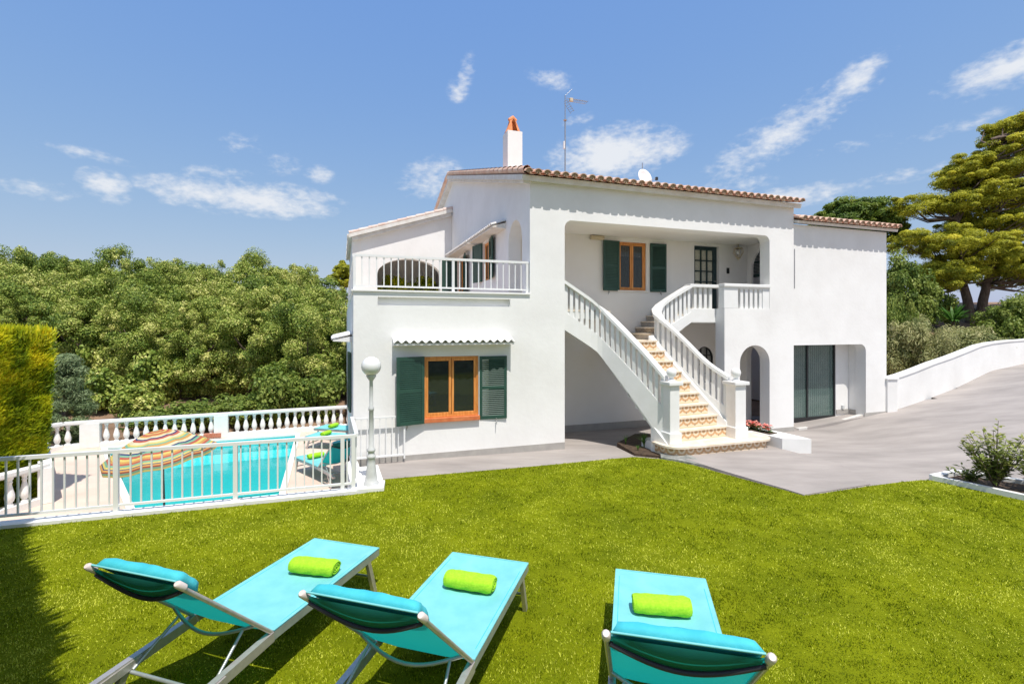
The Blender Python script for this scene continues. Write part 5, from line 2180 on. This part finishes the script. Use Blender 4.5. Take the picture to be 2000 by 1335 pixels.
x, y = G(1945, 958)
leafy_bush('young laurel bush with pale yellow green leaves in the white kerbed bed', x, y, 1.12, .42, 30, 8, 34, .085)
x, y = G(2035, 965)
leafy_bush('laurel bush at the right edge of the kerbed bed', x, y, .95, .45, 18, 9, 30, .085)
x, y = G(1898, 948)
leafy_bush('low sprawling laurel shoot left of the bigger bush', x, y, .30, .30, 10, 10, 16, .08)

# flowers in the planter
fb = thing('begonia_bed', 'cluster of coral pink flowers in the white planter by the stairs', 'flowers', hw(8.2, -1.05, .255), TH)
r = np.random.default_rng(12)
vs, tn, fm = [], [], MB()
for k in range(150):
    a = r.random()
    if r.random() < .6:
        c = np.array([7.85 + .6 * r.random(), -.78 - .2 * r.random(), 0])
    else:
        c = np.array([8.25 + .2 * r.random(), -.85 - .5 * r.random(), 0])
    hgt = r.uniform(.04, .15)
    cc_ = (c[0] - 8.2, c[1] + 1.05, hgt)
    for j in range(5):
        t_ = j * 1.2566 + r.random()
        d = Vector((math.cos(t_), math.sin(t_), r.uniform(.2, .8))) * .032
        s = Vector((-math.sin(t_), math.cos(t_), 0)) * .017
        cv = Vector(cc_)
        fm.add([cv, cv + d * .6 + s, cv + d * 1.1, cv + d * .6 - s], [(0, 1, 2, 3)])
    for j in range(4):
        b_ = r.random() * 6.28
        d = np.array([math.cos(b_), math.sin(b_), .3]) * .05
        s = np.array([-math.sin(b_), math.cos(b_), 0]) * .02
        p = np.array([cc_[0], cc_[1], hgt * r.random()])
        vs += [p, p + d * .5 + s, p + d, p + d * .5 - s]
        tn.append(r.random())
fm.build('blossoms', M['petal'], fb)
V = np.array(vs)
scatter_mesh('leaves', V, np.arange(len(V)).reshape(-1, 4), np.array(tn), M['agap'], fb)

# terrace shrubs seen through the porch arch
for (a_, b_, lab, sd_, h_) in ((1.6, 9.2, 'green leafy plant behind the left part of the porch arch', 91, 1.05), (2.75, 9.0, 'green leafy plant behind the right part of the porch arch', 92, .95)):
    t = make_tree('terrace_plant', lab, 'plant', tuple(hw(a_, b_, 3.0)), 0, (.75, .55, h_), None, 'plants under the porch', shrub_builder(sd_, 'hedge', .9, 1.2, 24, 140, .08, .28, 1.8))


def stone_mat():
    m = mat('dry_stone', (.16, .14, .12), .95, (.44, .40, .34), 3, 6, bump=.03, bscale=8)
    N, L = m.node_tree.nodes, m.node_tree.links
    v = N.new('ShaderNodeTexVoronoi')
    v.inputs['Scale'].default_value = 4
    tc = N.new('ShaderNodeTexCoord')
    L.new(tc.outputs['Object'], v.inputs['Vector'])
    r = N.new('ShaderNodeValToRGB')
    r.color_ramp.elements[0].color = (.5, .46, .4, 1)
    r.color_ramp.elements[1].color = (.05, .045, .04, 1)
    r.color_ramp.elements[0].position = .25
    r.color_ramp.elements[1].position = .6
    L.new(v.outputs['Distance'], r.inputs[0])
    L.new(r.outputs[0], N['Principled BSDF'].inputs['Base Color'])
    return m


sw = MB()
for k in range(26):
    x = -13 + k * .9
    sw.bbox(x, x + .9, -5.6 + random.uniform(-.05, .05), -5.0 + random.uniform(-.04, .04), -.1, 2.3 + random.uniform(-.12, .12), .05)
tag(sw.build('stone_wall', stone_mat()), 'rough dry stone wall closing the garden, seen mirrored in the ground floor window', 'wall')

# ------------------------------------------------------------------ lamp post
lp_x, lp_y = G(725, 954)
lamp = thing('garden_lamp', 'pale grey garden lamp post with white globe beside the house corner', 'street lamp', (lp_x, lp_y, 0), R(12))
MB().bbox(-.20, .20, -.19, .19, -.03, .07, .012).build('plinth', M['white'], lamp)
q = MB()
q.lathe([(.115, .07), (.115, .10), (.095, .12), (.085, .20), (.062, .40), (.056, .47), (.068, .485), (.068, .51), (.05, .53), (.05, .57), (.064, .585), (.064, .61), (.040, .64), (.034, 1.2), (.042, 1.21), (.042, 1.25), (.030, 1.27), (.027, 1.66), (.055, 1.70), (.075, 1.73), (.075, 1.75)], n=16)
q.build('post', M['greypaint'], lamp)
MB().sphere((0, 0, 1.885), .148, 32, 20).build('globe', M['globe'], lamp)


# ------------------------------------------------------------------ sun loungers
W, HZ, LS, LB = .735, .375, 1.326, .956


def make_lounger(theta=.768):
    """foot centre at origin, head towards -y; local x to the right seen from the foot... z up"""
    t = thing('sun_lounger', '', 'sun lounger')
    w2 = W / 2
    # seat sling
    q = MB()
    nx, ny = 8, 16
    vs = []
    for j in range(ny + 1):
        for i in range(nx + 1):
            x = -w2 + (W - .0) * i / nx
            y = -LS * j / ny
            e = min(i, nx - i) / nx * 2
            f = min(j, ny - j) / ny * 2
            vs.append((x, y, HZ + .012 - .022 * min(1, e * 1.6) ** .7 * min(1, f * 3 + .2)))
    fs = [(j * (nx + 1) + i, (j + 1) * (nx + 1) + i, (j + 1) * (nx + 1) + i + 1, j * (nx + 1) + i + 1) for j in range(ny) for i in range(nx)]
    q.add(vs, fs, True)
    n0 = len(vs)
    q.add([(v[0], v[1], v[2] - .006) for v in vs], [f[::-1] for f in fs], True)
    q.box(-w2 + .002, w2 - .002, -.004, .010, HZ - .006, HZ + .0125)
    q.build('seat_sling', M['sling'], t)
    for s in (-1, 1):
        q = MB()
        q.box(s * (w2 - .034) - .003, s * (w2 - .034) + .003, -LS + .02, -.02, HZ + .004, HZ + .0085)
        q.build('seam', M['cush'], t)
    # side rails under the seat run on past the hinge to the wheels
    q = MB()
    for s in (-1, 1):
        x = s * (w2 - .018)
        q.bar((x, .005, HZ - .028), (x, -LS + .0, HZ - .028), .034, .06)
        q.tube([(x, .01, HZ - .004), (x, -LS - .01, HZ - .004)], .013, 8)
    q.bar((-w2 + .03, -.02, HZ - .035), (w2 - .03, -.02, HZ - .035), .03, .04)
    q.build('frame', M['aluteal'], t)
    for s in (-1, 1):
        x = s * (w2 - .018)
        q = MB()
        q.bar((x, -LS - .002, HZ - .030), (x, -LS - .72, HZ - .075), .044, .066)
        q.bar((x, -LS - .40, HZ - .055), (x, -LS - .80, HZ - .095), .060, .050)
        q.build('rear_rail', M['alu'], t)
        q = MB()
        q.bar((x, -.16, HZ - .05), (x + s * .005, -.06, .0), .045, .034, up=(1, 0, 0))
        q.build('leg', M['alu'], t)
        q = MB()
        q.bar((x, -LS - .48, HZ - .08), (x + s * .005, -LS - .66, .0), .045, .034, up=(1, 0, 0))
        q.build('leg', M['alu'], t)
    q = MB()
    q.tube([(-w2 + .02, -.10, .16), (w2 - .02, -.10, .16)], .012, 8)
    q.build('stretcher', M['aluteal'], t)
    q = MB()
    q.tube([(-w2 + .03, -LS - .47, HZ - .10), (w2 - .03, -LS - .47, HZ - .10)], .012, 8)
    q.build('stretcher', M['aluteal'], t)
    # backrest
    ct, st_ = math.cos(theta), math.sin(theta)

    def B(x, s, n=0.0):
        """x across, s up the backrest, n in front of it (towards the foot)"""
        return (x, -LS - s * ct + n * st_, HZ + s * st_ + n * ct)
    q = MB()
    vs = []
    for j in range(ny + 1):
        for i in range(nx + 1):
            x = -w2 + .02 + (W - .04) * i / nx
            s = .01 + (LB - .02) * j / ny
            e = min(i, nx - i) / nx * 2
            vs.append(B(x, s, .004 - .012 * min(1, e * 2)))
    q.add(vs, [f[::-1] for f in fs], True)
    q.build('back_sling', M['slingb'], t)
    for s in (-1, 1):
        x = s * (w2 - .014)
        q = MB()
        q.tube([B(x, 0, -.006), B(x, LB * .5, -.006), B(x, LB - .01, -.006)], .0145, 8)
        q.build('backrest_rail', M['alu'], t)
    # curved brace bars
    q = MB()
    for (s_, sag) in ((.20, .10),):
        pts = []
        for k in range(13):
            f = k / 12
            pts.append(B(-w2 + .015 + (W - .03) * f, s_, -.012 - sag * math.sin(math.pi * f)))
        q.tube(pts, .012, 8)
    q.build('back_brace', M['aluteal'], t)
    q = MB()
    pts = []
    for k in range(17):
        f = k / 16
        pts.append(B(-w2 + .03 + (W - .06) * f, LB - .05 - .105 * math.sin(math.pi * f), -.02 - .052 * math.sin(math.pi * f)))
    q.tube(pts, .013, 8)
    q.build('grab_bar', M['strap'], t)
    # support struts from the brace to the rails
    for s in (-1, 1):
        x = s * (w2 - .09)
        q = MB()
        q.tube([B(x, .20, -.05), (s * (w2 - .05), -LS - .46, HZ - .09)], .010, 8)
        q.build('strut', M['aluteal'], t)
    # caps
    for s in (-1, 1):
        x = s * (w2 - .014)
        q = MB()
        q.tube([B(x, LB - .035), B(x, LB + .02), B(x, LB + .03)], [.021, .021, .014], 10)
        q.build('end_cap', M['cap'], t)
    # pocket sleeve at the top of the back
    q = MB()
    vs = []
    m_ = 14
    for i in range(m_ + 1):
        f = i / m_
        x = -w2 + .045 + (W - .09) * f
        sag = math.sin(math.pi * f)
        for (s_, n_) in ((LB - .002, -.007), (LB - .03, -.014 - .02 * sag), (LB - .05 - .10 * sag, -.018 - .045 * sag), (LB - .10 - .11 * sag, -.012)):
            vs.append(B(x, s_, n_))
    q.add(vs, [(i * 4 + k, i * 4 + k + 1, (i + 1) * 4 + k + 1, (i + 1) * 4 + k) for i in range(m_) for k in range(3)], True)
    q.build('pocket', M['pocket'], t)
    # head cushion, folded over the top of the back
    bm = bmesh.new()
    nx_, ny_ = 22, 9
    top_, bot_ = {}, {}
    cw = w2 - .035
    for j in range(ny_ + 1):
        for i in range(nx_ + 1):
            u, v = i / nx_ * 2 - 1, j / ny_ * 2 - 1
            prof_ = ((1 - abs(u) ** 16) * (1 - abs(v) ** 5)) ** .33 if abs(u) < 1 and abs(v) < 1 else 0
            ruf = .0022 * math.sin(i * 1.3 + j * 1.1) + .003 * math.sin(i * .6 - j * 1.7)
            x = u * cw * (1 - .012 * (1 - prof_))
            s_ = LB - .085 + v * .105
            n_ = .014 + (.054 + .008 * (1 - u * u) + ruf) * prof_
            top_[(i, j)] = bm.verts.new(B(x, s_, n_ + .004))
            bot_[(i, j)] = bm.verts.new(B(x, s_, .014)) if 0 < i < nx_ and 0 < j < ny_ else top_[(i, j)]
    for j in range(ny_):
        for i in range(nx_):
            bm.faces.new([top_[(i, j)], top_[(i, j + 1)], top_[(i + 1, j + 1)], top_[(i + 1, j)]])
            vv = [bot_[(i, j)], bot_[(i + 1, j)], bot_[(i + 1, j + 1)], bot_[(i, j + 1)]]
            try:
                bm.faces.new(vv)
            except ValueError:
                pass
    bmesh.ops.recalc_face_normals(bm, faces=bm.faces[:])
    bm.verts.index_update()
    q = MB()
    q.add([v.co for v in bm.verts], [[v.index for v in f.verts] for f in bm.faces], True)
    bm.free()
    q.build('head_cushion', M['cush'], t)
    # piping along the cushion's back edge
    q = MB()
    q.tube([B(-cw, LB + .018, .012), B(cw, LB + .018, .012)], .006, 6)
    q.build('piping', M['sling'], t)
    return t


def towel_mb():
    """rolled towel lying along x, centre of the underside at origin; one end shows the spiral"""
    q = MB()
    L = .41
    h, w = .112, .165
    n, m_ = 30, 22
    vs = []
    for j in range(m_ + 1):
        x = -L / 2 + L * j / m_
        e = min(j, m_ - j) / m_
        k_ = 1 - .16 * max(0, 1 - e * 9) ** 2
        for i in range(n):
            t = 2 * math.pi * i / n
            cy, cz = math.cos(t), math.sin(t)
            y = math.copysign(abs(cy) ** .75, cy) * w / 2 * k_
            z = h / 2 + math.copysign(abs(cz) ** .72, cz) * h / 2 * k_
            wv = .0012 * math.sin(9 * t + j * .7) + .0016 * math.sin(j * .9 + t * 3)
            vs.append((x, y + wv, max(0, z + wv)))
    fs = [(j * n + i, j * n + (i + 1) % n, (j + 1) * n + (i + 1) % n, (j + 1) * n + i) for j in range(m_) for i in range(n)]
    q.add(vs, [f[::-1] for f in fs], True)
    # spiral ends
    for sx in (-1, 1):
        x = sx * (L / 2 - .002)
        q.add([(x - sx * .012, math.cos(2 * math.pi * k / n) * w * .42, h / 2 + math.sin(2 * math.pi * k / n) * h * .42) for k in range(n)], [tuple(range(n)) if sx > 0 else tuple(range(n))[::-1]])
        sp_ = []
        for k in range(64):
            t = k / 63 * 2 * math.pi * 2.7
            rr_ = 1 - .86 * k / 63
            sp_.append((x, math.cos(t) * w * .44 * rr_, h / 2 + math.sin(t) * h * .44 * rr_))
        q.tube(sp_, .0068, 6)
    return q


lp = make_lounger()
tw = towel_mb().build('rolled_towel', M['towel'])
fits = [(-1.614, 4.795, -.294, (614, 1101), 'sun lounger with turquoise sling at the left of the lawn, towel near its foot', 'lime rolled towel on the left lawn lounger'),
        (-.206, 4.495, -.292, (918, 1131), 'middle turquoise sun lounger of the three on the lawn', 'lime rolled towel on the middle lawn lounger'),
        (1.255, 4.196, -.235, (1292, 1178), 'right turquoise sun lounger on the lawn, seen from behind its cushion', 'lime rolled towel on the right lawn lounger')]
G1, G2 = 'turquoise sun loungers on the lawn', 'lime green rolled towels'


def put_lounger(x, y, z, yaw, label, group, first=False):
    o = lp if first else copy_tree(lp)
    o.location = (x, y, z)
    o.rotation_euler = (0, 0, yaw)
    o['label'] = label
    o['category'] = 'sun lounger'
    o['group'] = group
    return o


def put_towel(x, y, z, yaw, label, first=False):
    o = tw if first else tw.copy()
    if not first:
        COL.objects.link(o)
    o.location = (x, y, z)
    o.rotation_euler = (0, 0, yaw)
    tag(o, label, 'towel', G2)


for i, (x, y, yaw, tp, l1, l2) in enumerate(fits):
    put_lounger(x, y, 0.012, yaw, l1, G1, i == 0)
    tx, ty = G(tp[0], tp[1] + 12, HZ + .03)
    put_towel(tx, ty, HZ + .012, yaw + (.10, .0, .10)[i], l2, i == 0)
PG = 'sun loungers beside the pool'
pls = [(-5.45, 13.2, R(47), 'turquoise lounger on the pool deck right behind the fence end', 'lime towel on the nearest pool deck lounger', .45),
       (-6.35, 15.7, R(76), 'turquoise lounger on the pool deck, second from the far balustrade', 'lime towel on the second pool deck lounger', .5),
       (-6.55, 16.9, R(76), 'turquoise lounger on the pool deck closest to the far balustrade', 'lime towel on the farthest pool deck lounger', .5)]
for (x, y, yaw, l1, l2, d_) in pls:
    put_lounger(x, y, DZ, yaw, l1, PG)
    put_towel(x + math.sin(yaw) * d_, y - math.cos(yaw) * d_, DZ + HZ + .012, yaw, l2)

# ------------------------------------------------------------------ parasol
Yp = 9.1
Xp = (316 - 1000) / 965 * Yp
par = thing('striped_parasol', 'open parasol with multicoloured stripes standing by the pool', 'parasol', (Xp, Yp, DZ))
q = MB()
q.tube([(0.06, 0, 0), (0, 0, 1.86)], .019, 8)
q.build('pole', mat('dark_green_pole', (.03, .08, .07), .4), par)
MB().lathe([(.22, 0), (.22, .05), (.05, .09), (.035, .30)], n=16).build('base', M['galv'], par)
q = MB()
ng, rad, hgt = 8, .92, .44
rings = 9
def cp_(g, f):
    t = 2 * math.pi * g / ng + .35
    return Vector((math.cos(t) * rad * f, math.sin(t) * rad * f, hgt * (1 - f ** 1.55)))
for g in range(ng):
    for k in range(rings):
        f0, f1 = k / rings, (k + 1) / rings
        sub = 3
        for s_ in range(sub):
            a0, a1 = s_ / sub, (s_ + 1) / sub
            def P_(f, a):
                p = cp_(g, f).lerp(cp_(g + 1, f), a)
                p.z -= .05 * f * math.sin(math.pi * a)
                return p
            q.add([P_(f0, a0), P_(f1, a0), P_(f1, a1), P_(f0, a1)], [(0, 1, 2, 3)], uvs=[[(a0, f0 * .999), (a0, f1 * .999), (a1, f1 * .999), (a1, f0 * .999)]])
    for s_ in range(3):
        a0, a1 = s_ / 3, (s_ + 1) / 3
        u0, u1 = cp_(g, 1).lerp(cp_(g + 1, 1), a0), cp_(g, 1).lerp(cp_(g + 1, 1), a1)
        u0.z -= .05 * math.sin(math.pi * a0)
        u1.z -= .05 * math.sin(math.pi * a1)
        q.add([u0, u1, u1 + Vector((0, 0, -.09)), u0 + Vector((0, 0, -.09))], [(3, 2, 1, 0)], uvs=[[(a0, .955), (a1, .955), (a1, .86), (a0, .86)]])
can = q.build('canopy', M['stripe'], par)
can.location = (-.03, 0, 1.46)
can.rotation_euler = (R(3), R(-8), 0)
q = MB()
for g in range(ng):
    q.tube([cp_(g, .02) - Vector((0, 0, .02)), cp_(g, .5) - Vector((0, 0, .03)), cp_(g, .98) - Vector((0, 0, .015))], .006, 5)
q.tube([(0, 0, .3), (0, 0, .42)], [.015, .01], 6)
rb = q.build('ribs', M['galv'], par)
rb.location = can.location
rb.rotation_euler = can.rotation_euler
